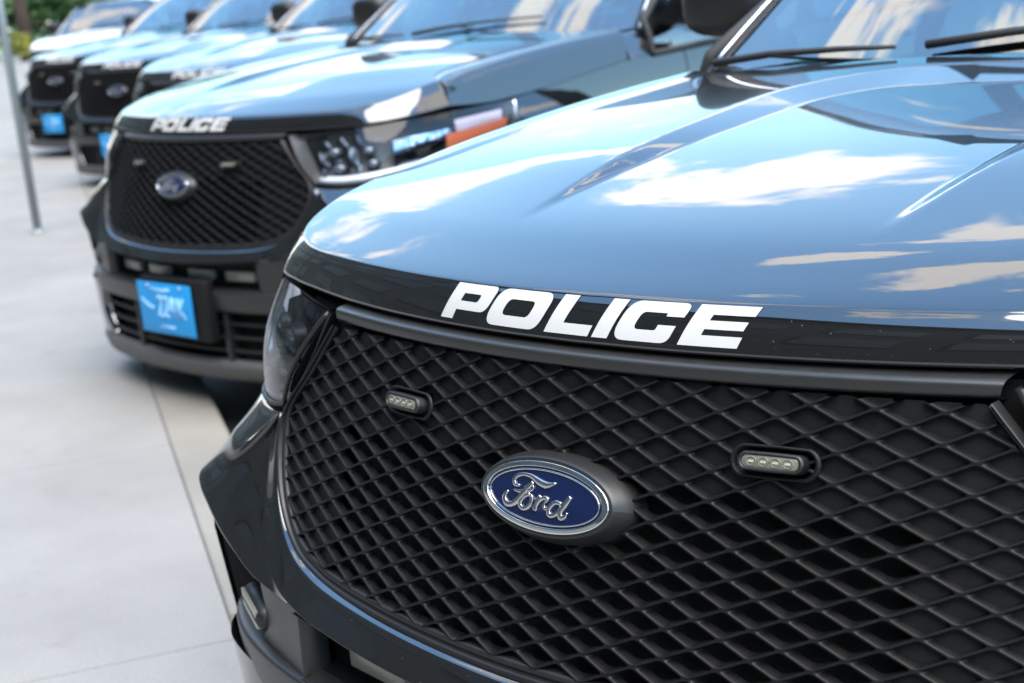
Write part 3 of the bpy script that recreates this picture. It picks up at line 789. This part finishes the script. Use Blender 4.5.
    for sgn in (1, -1):
        hl = root_empty('headlamp', (0, 0, 0)); hl.parent = car
        T = np.array(top); B_ = np.array(bot); T[:, 0] *= sgn; B_[:, 0] *= sgn
        Td = catmull(T, 8); Bd = catmull(B_, 8)
        dirn = np.gradient(Td, axis=0); outn = np.stack([dirn[:, 1]*1.0, -dirn[:, 0], np.zeros(len(Td))], 1)
        outn /= np.linalg.norm(outn, axis=1)[:, None]
        if outn[0, 1] > 0: outn = -outn
        def lamp_pt(i, t, d): return Td[i]*(1-t)+Bd[i]*t+outn[i]*(.016*math.sin(math.pi*t)+d)
        n_ = len(Td)
        MB().grid([[lamp_pt(i, t, 0) for i in range(n_)] for t in np.linspace(0, 1, 13)]).build('lamp_lens', M['lens'], hl)
        depth = lambda t, i: -.055*math.sin(math.pi*min(max(t, .0), 1))**.5*min(1, (i)/3., (n_-1-i)/4.)-.004
        MB().grid([[lamp_pt(i, t, depth(t, i)) for i in range(n_)] for t in np.linspace(0, 1, 13)]).build('lamp_housing', M['lampdark'], hl)
        # light guide: bright C hugging top, front end and bottom
        loop = [lamp_pt(i, .10, -.010) for i in range(n_-6, 3, -2)]+[lamp_pt(3, .12, -.012), lamp_pt(2, .3, -.012), lamp_pt(2, .5, -.012), lamp_pt(2, .7, -.012), lamp_pt(3, .88, -.012)]+[lamp_pt(i, .90, -.010) for i in range(4, n_//2+6, 2)]
        bx = MB()
        if True:
            g = [[lamp_pt(i, t, d) for i in range(9, n_-8)] for t, d in ((.85, -.02), (.87, -.006), (.96, -.003), (.975, -.006))]
            bx.grid(g)
        bx.tube([tuple(lamp_pt(i, .93, -.009)) for i in range(4, 31, 2)], .0085, 8)
        bx.build('light_guide', M['lampwhite'], hl)
        # projectors
        for t, i in ((.42, 14), (.72, 15), (.45, 26), (.70, 27)):
            c = Vector(lamp_pt(i, t, -.030)); o_ = Vector(outn[i]); r_ = .024 if i < 20 else .020
            sd = o_.cross(Vector((0, 0, 1))).normalized(); u_ = Vector((0, 0, 1))
            g = [[c+o_*(d*r_)+sd*math.cos(a)*r_*q+u_*math.sin(a)*r_*q*.7 for a in np.linspace(0, 2*math.pi, 25)] for q, d in ((1.25, -.6), (1.2, .2), (1.05, .3), (1.0, .1))]
            MB().grid(g).build('projector_ring', M['trim'], hl)
            g = [[c+o_*(d*r_)+sd*math.cos(a)*r_*q+u_*math.sin(a)*r_*q*.7 for a in np.linspace(0, 2*math.pi, 25)] for q, d in ((1.0, .1), (.8, .4), (.5, .55), (.01, .6))]
            MB().grid(g).build('projector_lens', M['projector'], hl)
        MB().grid([[lamp_pt(i, t, -.050-.018*math.sin(i*1.1)*math.sin(t*9)) for i in range(5, 24)] for t in np.linspace(.16, .84, 9)]).build('bowl_reflector', M['bowl'], hl)
        MB().grid([[lamp_pt(i, t, -.018-.010*math.sin(i*.55)) for i in range(33, 50)] for t in np.linspace(.34, .86, 7)]).build('reflector', M['lampbulb'], hl)
        MB().grid([[lamp_pt(i, t, -.010-.0018*(i % 2)) for i in range(43, n_-1)] for t in np.linspace(.46, .92, 5)]).build('side_reflector', M['amber'], hl)
        MB().grid([[lamp_pt(i, t, -.009-.002*(i % 2)) for i in range(46, n_-2)] for t in np.linspace(.20, .47, 4)]).build('upper_reflector', M['rose'], hl)
        # black bezel along the inner and lower edge, chrome-grey at the rear end
        ed = [Td[k_]+outn[k_]*.003 for k_ in range(0, 1)]+[Td[0]*(1-t)+Bd[0]*t+outn[0]*(.006+.016*math.sin(math.pi*t)) for t in np.linspace(.04, 1, 9)]+[Bd[k_]+outn[k_]*.002 for k_ in range(2, n_, 3)]
        MB().tube(ed, .0042, 8).build('lamp_bezel', M['trim'], hl)
        MB().tube([Td[-1]*(1-t)+Bd[-1]*t+outn[-1]*(.004+.012*math.sin(math.pi*t)) for t in np.linspace(0, 1, 9)], .006, 8).build('lamp_edge', M['satin'], hl)
        # vertical trim between grille and lamp
        q0 = [(sgn*.550, G(.548, .966)-.002, .968), (sgn*.612, G(.610, .875)-.004, .878), (sgn*.686, G(.684, .80)-.002, .800)]
        q1 = [(sgn*.561, .150, .970), (sgn*.622, .150, .884), (sgn*.695, .143, .806)]
        g = fillet_rows([catmull([(x, y+.02, z) for x, y, z in q0], 6), catmull(q0, 6), catmull([(x, y-.006, z) for x, y, z in q1], 6), catmull([(x+sgn*.004, y+.03, z) for x, y, z in q1], 6)], .35, 3, 1)
        MB().grid(g).build('lamp_divider', M['trim'], hl)
    # black sheet standing in for the shade between hood lip and lamp / bar
    vd = [[(x, .095+.28*x*x, .985) for x in np.linspace(-.80, .80, 33)], [(x, .12+.28*x*x, .984) for x in np.linspace(-.80, .80, 33)], [(x, .12+.28*x*x, .94) for x in np.linspace(-.80, .80, 33)]]
    MB().grid([[(x, .082+.28*x*x+.03, .9835) for x in np.linspace(-.80, .80, 33)], [(x, .10+.28*x*x+.03, .955) for x in np.linspace(-.80, .80, 33)], [(x, .10+.28*x*x+.03, .90) for x in np.linspace(-.60, .60, 33)]]).build('lip_shade_sheet', M['deep'], car)
    # ---------------- wipers
    def glz(x, t):   # point on the windscreen
        col = int(round((x/.905*.5+.5)*(gg.shape[1]-1))); col = min(max(col, 0), gg.shape[1]-1)
        r = t*(gg.shape[0]-1); i = int(r); f = r-i; i = min(i, gg.shape[0]-2)
        return Vector((x, *(gg[i, col, 1:]*(1-f)+gg[i+1, col, 1:]*f)))
    for pts_b, pts_a in (([(-.88, .02), (-.70, .045), (-.50, .052), (-.37, .052)], [(-.72, .045), (-.52, .02), (-.30, -.0)]),
                         ([(-.30, .055), (-.13, .085), (.10, .11), (.45, .12)], [(-.02, .10), (.20, .03), (.40, -.0)])):
        b = [glz(x, t)+Vector((0, -.012, .014)) for x, t in pts_b]
        wp = MB().tube(b, [.009, .008, .006, .004], 8).build('wiper', M['rubber'], car)
        a = [glz(x, max(t, 0))+Vector((0, -.02, .024)) for x, t in pts_a]
        MB().tube([q-Vector((0, .0, .012)) for q in a], [.003, .004, .005], 8).build('wiper_arm', M['black'], wp)
    return car

def dup(root, loc, rz, swap=None):
    def cp(o, parent):
        c = o.copy(); COL.objects.link(c)
        if parent is not None: c.parent = parent
        if swap and c.type == 'MESH' and c.data.materials and c.data.materials[0] in swap:
            key = (c.data.name, swap[c.data.materials[0]].name)
            if key not in _swapped:
                me = c.data.copy(); me.materials.clear(); me.materials.append(swap[c.data.materials[0]] if False else swap[o.data.materials[0]]); _swapped[key] = me
            c.data = _swapped[key]
        for ch in [x for x in list(scn.objects) if x.parent is o]: cp(ch, c)
        return c
    r = cp(root, None); r.location = loc; r.rotation_euler = (0, 0, rz)
    return r
_swapped = {}

car1 = make_car()
cars = [car1]
GRP = 'black police utility vehicles parked in a row nose to the kerb'
spots = [(-3.665, 1.948, .0, -.040, -.0), (-7.22, 4.50, 0, .08, 0), (-10.47, 6.02, 0, .10, 0), (-14.13, 7.58, 0, .06, 0)]
for x, y, z, rz, px_ in spots: cars.append(dup(car1, (x, y, z), rz))
labels = ['nearest black police utility vehicle, its grille and reflective hood filling the right side',
          'second black police utility vehicle in the row, its blue front plate fully visible',
          'third black police utility vehicle, its nose mostly hidden behind the second one\'s hood',
          'fourth black police utility vehicle, grille showing past the third one, front plate half hidden',
          'fifth and farthest black police utility vehicle, nearest the white parked vehicle']
for c, l in zip(cars, labels):
    c['label'] = l; c['category'] = 'police car'; c['group'] = GRP
van = dup(car1, (-21.7, 12.4, .0), .65, swap={M['paint']: M['paint_white']})
van['label'] = 'white utility vehicle parked beyond the far end of the row of black police vehicles'; van['category'] = 'car'
van.name = 'parked_car'
# the white vehicle carries no police lettering
for ch in [o for o in scn.objects if o.name.startswith('lettering')]:
    p_ = ch.parent
    while p_.parent: p_ = p_.parent
    if p_ is van: bpy.data.objects.remove(ch)

# ------------------------------------------------------------------ setting
def tagk(o, kind, label=None, cat=None):
    if kind: o['kind'] = kind
    if label: o['label'] = label
    if cat: o['category'] = cat
    return o

# kerb line
K0 = Vector((-1.767, .682, 0)); KD = Vector((-.8710, .4913, 0)).normalized(); KN = Vector((KD.y, -KD.x, 0))   # KN points to the cars
if KN.y < 0: KN = -KN
def kp(a, b, z=0): p = K0+KD*a+KN*b; return (p.x, p.y, z)

def concrete(name, c0, c1, joint=None, stain=True):
    m, nt, b = mat(name)
    tc = nt.nodes.new('ShaderNodeTexCoord')
    n = nt.nodes.new('ShaderNodeTexNoise'); n.inputs['Scale'].default_value = 1.3; n.inputs['Detail'].default_value = 9; n.inputs['Roughness'].default_value = .62
    r = nt.nodes.new('ShaderNodeValToRGB'); r.color_ramp.elements[0].position = .32; r.color_ramp.elements[1].position = .7
    r.color_ramp.elements[0].color = (*c0, 1); r.color_ramp.elements[1].color = (*c1, 1)
    n2 = nt.nodes.new('ShaderNodeTexNoise'); n2.inputs['Scale'].default_value = 160; n2.inputs['Detail'].default_value = 4
    mx = nt.nodes.new('ShaderNodeMixRGB'); mx.blend_type = 'OVERLAY'; mx.inputs[0].default_value = .38
    nt.links.new(tc.outputs['Object'], n.inputs['Vector']); nt.links.new(tc.outputs['Object'], n2.inputs['Vector'])
    nt.links.new(n.outputs['Fac'], r.inputs['Fac']); nt.links.new(r.outputs['Color'], mx.inputs[1]); nt.links.new(n2.outputs['Fac'], mx.inputs[2])
    n3 = nt.nodes.new('ShaderNodeTexNoise'); n3.inputs['Scale'].default_value = 3.4; n3.inputs['Detail'].default_value = 7; n3.inputs['Roughness'].default_value = .7
    r3 = nt.nodes.new('ShaderNodeValToRGB'); r3.color_ramp.elements[0].position = .60; r3.color_ramp.elements[1].position = .74
    r3.color_ramp.elements[0].color = (1, 1, 1, 1); r3.color_ramp.elements[1].color = (.80, .78, .76, 1)
    mx3 = nt.nodes.new('ShaderNodeMixRGB'); mx3.blend_type = 'MULTIPLY'; mx3.inputs[0].default_value = 1
    nt.links.new(tc.outputs['Object'], n3.inputs['Vector']); nt.links.new(n3.outputs['Fac'], r3.inputs['Fac'])
    nt.links.new(mx.outputs[0], mx3.inputs[1]); nt.links.new(r3.outputs['Color'], mx3.inputs[2])
    nt.links.new(mx3.outputs[0], b.inputs['Base Color']); b.inputs['Roughness'].default_value = .85
    bp_ = nt.nodes.new('ShaderNodeBump'); bp_.inputs['Strength'].default_value = .25; bp_.inputs['Distance'].default_value = .003
    nt.links.new(n2.outputs['Fac'], bp_.inputs['Height']); nt.links.new(bp_.outputs['Normal'], b.inputs['Normal'])
    return m
M['walk'] = concrete('pavement_concrete', (.168, .162, .152), (.215, .208, .195))
M['kerb'] = concrete('kerb_concrete', (.150, .141, .121), (.203, .192, .167))
M['asphalt'] = concrete('asphalt', (.035, .035, .037), (.06, .06, .06))
M['grass'] = concrete('grass_ground', (.05, .09, .03), (.10, .14, .05))

# pavement slabs as one sheet with real grooves between the slabs
mb = MB()
sl = 1.83; g_ = .0028
a0 = -.12
for i in range(-14, 46):
    for j in range(0, 3):
        x0 = a0+i*sl; w0 = -j*1.83-0.0
        mb.add([kp(x0+g_, w0-g_-.004), kp(x0+sl-g_, w0-g_-.004), kp(x0+sl-g_, w0-1.83+g_), kp(x0+g_, w0-1.83+g_)], [(0, 1, 2, 3)])
        # groove walls
        a = [kp(x0+g_, w0-g_-.004), kp(x0+sl-g_, w0-g_-.004), kp(x0+sl-g_, w0-1.83+g_), kp(x0+g_, w0-1.83+g_)]
        b = [kp(x0, w0-.004, -.008), kp(x0+sl, w0-.004, -.008), kp(x0+sl, w0-1.83, -.008), kp(x0, w0-1.83, -.008)]
        mb.add(a+b, [(0, 4, 5, 1), (1, 5, 6, 2), (2, 6, 7, 3), (3, 7, 4, 0)])
pv = mb.build('pavement', M['walk'], smooth=False); tagk(pv, 'structure')
mb = MB()
for i in range(-8, 28):
    x0 = a0+.15+i*3.05
    prof = [(-.002, -.15), (-.002, -.005), (.004, 0), (.185, 0), (.197, -.006), (.203, -.02), (.206, -.15)]
    for (b0, z0), (b1, z1) in zip(prof, prof[1:]):
        mb.add([kp(x0+.004, b0, z0), kp(x0+3.046, b0, z0), kp(x0+3.046, b1, z1), kp(x0+.004, b1, z1)], [(0, 1, 2, 3)])
    for e in (x0+.004, x0+3.046): mb.add([kp(e, b0, z0) for b0, z0 in prof], [tuple(range(len(prof)))])
kb = mb.build('kerb', M['kerb'], smooth=False); tagk(kb, 'structure')
rd = MB().add([kp(-40, .0, ROAD_Z), kp(110, .0, ROAD_Z), kp(110, 18, ROAD_Z), kp(-40, 18, ROAD_Z)], [(0, 1, 2, 3)]).build('parking_road', M['asphalt'], smooth=False); tagk(rd, 'structure')
gd = MB().add([(-400, -400, -.16), (400, -400, -.16), (400, 400, -.16), (-400, 400, -.16)], [(0, 1, 2, 3)]).build('ground', M['grass'], smooth=False); tagk(gd, 'structure')
# plaza beyond the slabs (same concrete)
pz = MB().add([kp(-40, -5.494, -.006), kp(110, -5.494, -.006), kp(110, -9.5, -.006), kp(-40, -9.5, -.006)], [(0, 1, 2, 3)]).build('plaza', M['walk'], smooth=False); tagk(pz, 'structure')
# painted stall lines on the road
M['line'] = simple('road_paint', (.6, .6, .58), .6)
for k in range(-1, 7):
    c = Vector((-1.9, 1.0, 0))+Vector((-3.6, 2.03, 0))*k
    mbq = MB().add([(c.x-.05, c.y+.35, ROAD_Z+.004), (c.x+.05, c.y+.32, ROAD_Z+.004), (c.x+.05, c.y+5.3, ROAD_Z+.004), (c.x-.05, c.y+5.3, ROAD_Z+.004)], [(0, 1, 2, 3)])
    tagk(mbq.build('stall_line', M['line'], smooth=False), 'structure')

# sign pole
M['galv'] = simple('galvanised_steel', (.30, .33, .34), .42, metal=.55, noise=(25, .1))
pole = root_empty('sign_pole', (-8.96, 4.277, 0)); tagk(pole, None, 'plain grey galvanised pole standing on the pavement at the left edge', 'pole')
pm = MB().tube([(0, 0, 0), (0, 0, 3.4)], .030, 20).build('post', M['galv'], pole)
MB().tube([(0, 0, .0), (0, 0, .012), (0, 0, .02)], [.055, .052, .034], 20).build('base_collar', M['galv'], pole)

# ------------------------------------------------------------------ background
M['bark'] = simple('bark', (.055, .035, .025), .9, bump=(14, .8, .03))
def leafmat(name, c0, c1):
    m, nt, b = mat(name)
    tc = nt.nodes.new('ShaderNodeTexCoord'); n = nt.nodes.new('ShaderNodeTexNoise'); n.inputs['Scale'].default_value = 1.6; n.inputs['Detail'].default_value = 4
    r = nt.nodes.new('ShaderNodeValToRGB'); r.color_ramp.elements[0].position = .35; r.color_ramp.elements[1].position = .65
    r.color_ramp.elements[0].color = (*c0, 1); r.color_ramp.elements[1].color = (*c1, 1)
    nt.links.new(tc.outputs['Object'], n.inputs['Vector']); nt.links.new(n.outputs['Fac'], r.inputs['Fac']); nt.links.new(r.outputs['Color'], b.inputs['Base Color'])
    b.inputs['Roughness'].default_value = .6
    return m
M['leaf'] = leafmat('leaves', (.03, .075, .02), (.07, .13, .035))
M['leaf_y'] = leafmat('yellow_leaves', (.16, .17, .03), (.30, .30, .04))
def crown(center, rad, n, size, seed, m, name, parent, lobes=9):
    rnd = np.random.RandomState(seed); mb = MB(); cs = []
    for k in range(lobes):
        d = rnd.normal(size=3); d /= np.linalg.norm(d); cs.append((np.array(center)+d*np.array(rad)*.55*rnd.rand()**.5, np.array(rad)*(.35+.3*rnd.rand())))
    vv = []; ff = []
    for k in range(n):
        c, r_ = cs[rnd.randint(len(cs))]; d = rnd.normal(size=3); d /= np.linalg.norm(d)
        p = c+d*r_*(.55+.5*rnd.rand()); u = rnd.normal(size=3); u /= np.linalg.norm(u); w = np.cross(u, rnd.normal(size=3)); w /= np.linalg.norm(w)
        s = size*(.6+.8*rnd.rand()); i = len(vv)
        vv += [tuple(p-u*s), tuple(p+w*s*.5), tuple(p+u*s), tuple(p-w*s*.5)]; ff.append((i, i+1, i+2, i+3))
    mb.v = vv; mb.f = ff
    return mb.build(name, m, parent, smooth=False)
def tree(x, y, h, r, seed, label, yellow=False, trunk_r=.16):
    t = root_empty('tree', (x, y, 0)); tagk(t, None, label, 'tree')
    rnd = random.Random(seed)
    th = h*.42
    mb = MB().tube([(0, 0, -.1), (.02, .01, th*.5), (.05, -.03, th), (.1, .05, h*.75)], [trunk_r*1.25, trunk_r, trunk_r*.8, trunk_r*.3], 12)
    for k in range(6):
        a = rnd.uniform(0, 6.28); z0 = th*rnd.uniform(.75, 1.15)
        mb.tube([(0, 0, z0), (math.cos(a)*r*.35, math.sin(a)*r*.35, z0+r*.35), (math.cos(a)*r*.7, math.sin(a)*r*.7, z0+r*.8)], [trunk_r*.5, trunk_r*.3, trunk_r*.1], 8)
    mb.build('trunk', M['bark'], t)
    crown((0, 0, h-r*.9), (r, r, r*.85), 5200, .11, seed, M['leaf_y'] if yellow else M['leaf'], 'crown', t, 14)
    return t

tree(-56.0, 30.8, 9.5, 3.0, 3, 'dark brown trunked tree at the upper left, far beyond the white vehicle', trunk_r=.24)
tree(-43.2, 27.4, 7, 3.2, 5, 'broad green tree behind the white vehicle, above the hoods of the farthest cars')
b = root_empty('shrub', (-56.2, 31.9, 0)); b.location = (-55.2, 30.1, 0); tagk(b, None, 'low yellow green shrub at the far end of the pavement beside the brown trunk', 'shrub')
crown((0, 0, .6), (.8, .8, .6), 2200, .07, 21, M['leaf_y'], 'foliage', b, 8)
MB().tube([(0, 0, -.05), (0, 0, .5)], .04, 8).build('stem', M['bark'], b)
hd = crown((0, 0, 2.6), (15, 2.6, 3.2), 30000, .20, 33, M['leaf'], 'hedge', None, 60); hd.location = (-62, 40, 0); hd.rotation_euler = (0, 0, R(52))
tagk(hd, None, 'long dense green hedge closing the view far behind the parked vehicles at the upper left', 'hedge')

# unseen dark building, added across the pavement to darken what the cars reflect
M['facade'] = concrete('added_building_dark', (.044, .042, .038), (.058, .055, .049))
M['facade_glass'] = simple('added_building_panes', (.040, .040, .038), .45)
M['facade_base'] = concrete('added_building_base', (.20, .17, .13), (.25, .215, .165))
ob = root_empty('added_building', kp(0, -9.6, 0)); tagk(ob, None, 'long unseen dark building added across the pavement to darken the reflections in the parked vehicles', 'building')
ob.rotation_euler = (0, 0, math.atan2(KD.y, KD.x))
sgy = 1 if (Matrix.Rotation(math.atan2(KD.y, KD.x), 3, 'Z') @ Vector((0, 1, 0))).dot(KN) > 0 else -1
def fb(a, b):      # box given with y measured away from the street
    return (a[0], min(-sgy*a[1], -sgy*b[1]), a[2]), (b[0], max(-sgy*a[1], -sgy*b[1]), b[2])
wl = MB()
wl.box(*fb((-34, 0, 0), (62, 12, 13.4))); wl.build('wall', M['facade'], ob, smooth=False)
MB().box(*fb((-34.1, -.12, 0), (62.1, .0, .95))).build('plinth', M['facade_base'], ob, smooth=False)
MB().box(*fb((-34.3, -.3, 13.4), (62.3, 12, 13.7))).build('cornice', M['facade'], ob, smooth=False)
for fl_ in range(4):
    for k in range(24):
        x0 = -33+k*3.85
        f_ = MB().box(*fb((x0, -.06, 1.5+fl_*2.9), (x0+2.6, .02, 3.2+fl_*2.9)))  .build('window', M['facade'], ob, smooth=False)
        MB().box(*fb((x0+.08, -.075, 1.58+fl_*2.9), (x0+2.52, -.065, 3.12+fl_*2.9))).build('pane', M['facade_glass'], f_, smooth=False)

# ------------------------------------------------------------------ sky and light
SUN_EL, SUN_AZ = R(66), R(115)        # azimuth measured from +y towards +x
w = bpy.data.worlds.new('World'); scn.world = w; w.use_nodes = True
nt = w.node_tree; nt.nodes.clear()
out = nt.nodes.new('ShaderNodeOutputWorld')
sky = nt.nodes.new('ShaderNodeTexSky'); sky.sky_type = 'NISHITA'; sky.sun_disc = False
sky.sun_elevation = SUN_EL; sky.sun_rotation = SUN_AZ; sky.air_density = 1.0; sky.dust_density = .3; sky.ozone_density = 1.2; sky.altitude = 300
bg = nt.nodes.new('ShaderNodeBackground'); bg.inputs['Strength'].default_value = .15
hsv = nt.nodes.new('ShaderNodeHueSaturation'); hsv.inputs['Saturation'].default_value = 1.10
tint = nt.nodes.new('ShaderNodeMixRGB'); tint.blend_type = 'MULTIPLY'; tint.inputs[0].default_value = 1; tint.inputs[2].default_value = (.96, 1.11, 1.02, 1)
nt.links.new(sky.outputs[0], hsv.inputs['Color']); nt.links.new(hsv.outputs[0], tint.inputs[1]); nt.links.new(tint.outputs[0], bg.inputs['Color'])
bc = nt.nodes.new('ShaderNodeBackground'); bc.inputs['Color'].default_value = (1.0, .95, .90, 1); bc.inputs['Strength'].default_value = CLOUD_L
tc = nt.nodes.new('ShaderNodeTexCoord')
sep = nt.nodes.new('ShaderNodeSeparateXYZ'); nt.links.new(tc.outputs['Generated'], sep.inputs[0])
def math_(op, a, b=None):
    n = nt.nodes.new('ShaderNodeMath'); n.operation = op
    for i, v in enumerate((a, b)):
        if v is None: continue
        if isinstance(v, (int, float)): n.inputs[i].default_value = v
        else: nt.links.new(v, n.inputs[i])
    return n.outputs[0]
RAD = 180/math.pi
elv = math_('MULTIPLY', math_('ARCSINE', sep.outputs['Z']), RAD)
azm = math_('MULTIPLY', math_('ARCTAN2', math_('MULTIPLY', sep.outputs['X'], -1), sep.outputs['Y']), RAD)
cmb = nt.nodes.new('ShaderNodeCombineXYZ'); nt.links.new(math_('MULTIPLY', azm, .085), cmb.inputs[0]); nt.links.new(math_('MULTIPLY', elv, .21), cmb.inputs[1])
n1 = nt.nodes.new('ShaderNodeTexNoise'); n1.inputs['Scale'].default_value = 1.0; n1.inputs['Detail'].default_value = 9; n1.inputs['Roughness'].default_value = .60; n1.inputs['Distortion'].default_value = .4
nt.links.new(cmb.outputs[0], n1.inputs['Vector'])
# cloud banks: (azimuth from +y towards -x, elevation, half width, half height, density)
CLOUDS = [(35, 18.3, 9.5, 3.0, 1), (49, 15.5, 8, 2.6, .9), (60, 23.3, 4, 1.2, .6), (43, 38.6, 6, 1.3, .85), (34, 44.5, 12, 2.6, .62), (29, 34.5, 6, 1.5, .6),
          (68, 17, 11, 6.5, 1.1), (45, 2, 60, 5.5, .6), (88, 55, 18, 10, .9), (68, 49, 9, 6, .6), (72, 62, 8, 3, .6), (100, 24, 14, 5, .8), (-20, 26, 18, 7, 1), (-60, 38, 22, 9, 1), (150, 66, 16, 5, .7), (-110, 30, 30, 9, .9), (120, 8, 50, 5, .7), (10, 60, 14, 4, .7)]
acc = None
for a0_, e0_, ra_, re_, dn in CLOUDS:
    dx_ = math_('DIVIDE', math_('SUBTRACT', azm, a0_), ra_); dy_ = math_('DIVIDE', math_('SUBTRACT', elv, e0_), re_)
    rr_ = math_('SQRT', math_('ADD', math_('MULTIPLY', dx_, dx_), math_('MULTIPLY', dy_, dy_)))
    v_ = math_('MULTIPLY', math_('SUBTRACT', 1.0, rr_), dn)
    acc = v_ if acc is None else math_('MAXIMUM', acc, v_)
acc = math_('MAXIMUM', acc, -.9)
field = math_('ADD', math_('MULTIPLY', acc, .55), math_('MULTIPLY', math_('SUBTRACT', n1.outputs['Fac'], .5), 2.1))
cr = nt.nodes.new('ShaderNodeMapRange'); cr.interpolation_type = 'SMOOTHSTEP'; cr.inputs['From Min'].default_value = .05; cr.inputs['From Max'].default_value = .24
nt.links.new(field, cr.inputs['Value'])
cm = math_('ADD', math_('MULTIPLY', cr.outputs['Result'], .93), .04)
gain = nt.nodes.new('ShaderNodeMapRange'); gain.interpolation_type = 'SMOOTHSTEP'
gain.inputs['From Min'].default_value = 8; gain.inputs['From Max'].default_value = 42; gain.inputs['To Min'].default_value = .82; gain.inputs['To Max'].default_value = 1.5
nt.links.new(elv, gain.inputs['Value'])
gm_ = nt.nodes.new('ShaderNodeVectorMath'); gm_.operation = 'SCALE'; nt.links.new(tint.outputs[0], gm_.inputs[0]); nt.links.new(gain.outputs['Result'], gm_.inputs['Scale'])
nt.links.new(gm_.outputs[0], bg.inputs['Color'])
ms = nt.nodes.new('ShaderNodeMixShader'); nt.links.new(cm, ms.inputs[0]); nt.links.new(bg.outputs[0], ms.inputs[1]); nt.links.new(bc.outputs[0], ms.inputs[2])
nt.links.new(ms.outputs[0], out.inputs['Surface'])

sl = bpy.data.lights.new('sun', 'SUN'); sl.energy = 2.1; sl.angle = R(60); sl.color = (1, .88, .73)
so = bpy.data.objects.new('sun', sl); COL.objects.link(so)
sd = Vector((math.sin(SUN_AZ)*math.cos(SUN_EL), math.cos(SUN_AZ)*math.cos(SUN_EL), math.sin(SUN_EL)))
so.rotation_euler = sd.to_track_quat('Z', 'Y').to_euler()

# ------------------------------------------------------------------ camera
F_PX, YAW, PITCH, ROLL = 1601.56, .79097, -.22602, -.10561
C = Vector((1.31822, -1.33113, 1.43876))
fw = Vector((-math.sin(YAW)*math.cos(PITCH), math.cos(YAW)*math.cos(PITCH), math.sin(PITCH)))
rt0 = Vector((math.cos(YAW), math.sin(YAW), 0)); up0 = rt0.cross(fw)
rt = rt0*math.cos(ROLL)+up0*math.sin(ROLL); up = -rt0*math.sin(ROLL)+up0*math.cos(ROLL)
cd = bpy.data.cameras.new('camera'); cam = bpy.data.objects.new('camera', cd); COL.objects.link(cam)
cam.matrix_world = Matrix(((rt.x, up.x, -fw.x, C.x), (rt.y, up.y, -fw.y, C.y), (rt.z, up.z, -fw.z, C.z), (0, 0, 0, 1)))
cd.sensor_width = 36; cd.lens = F_PX*36/1024; cd.clip_end = 2000; cd.clip_start = .05
cd.dof.use_dof = True; cd.dof.focus_distance = 1.95; cd.dof.aperture_fstop = cd.lens/1000/APERTURE; cd.dof.aperture_blades = 0
scn.camera = cam
scn.view_settings.view_transform = 'Standard'; scn.view_settings.look = 'None'; scn.view_settings.gamma = 1; scn.view_settings.exposure = EXPOSURE
scn.cycles.use_denoising = True; scn.cycles.max_bounces = 8; scn.cycles.transparent_max_bounces = 12
scn.cycles.sample_clamp_indirect = 6
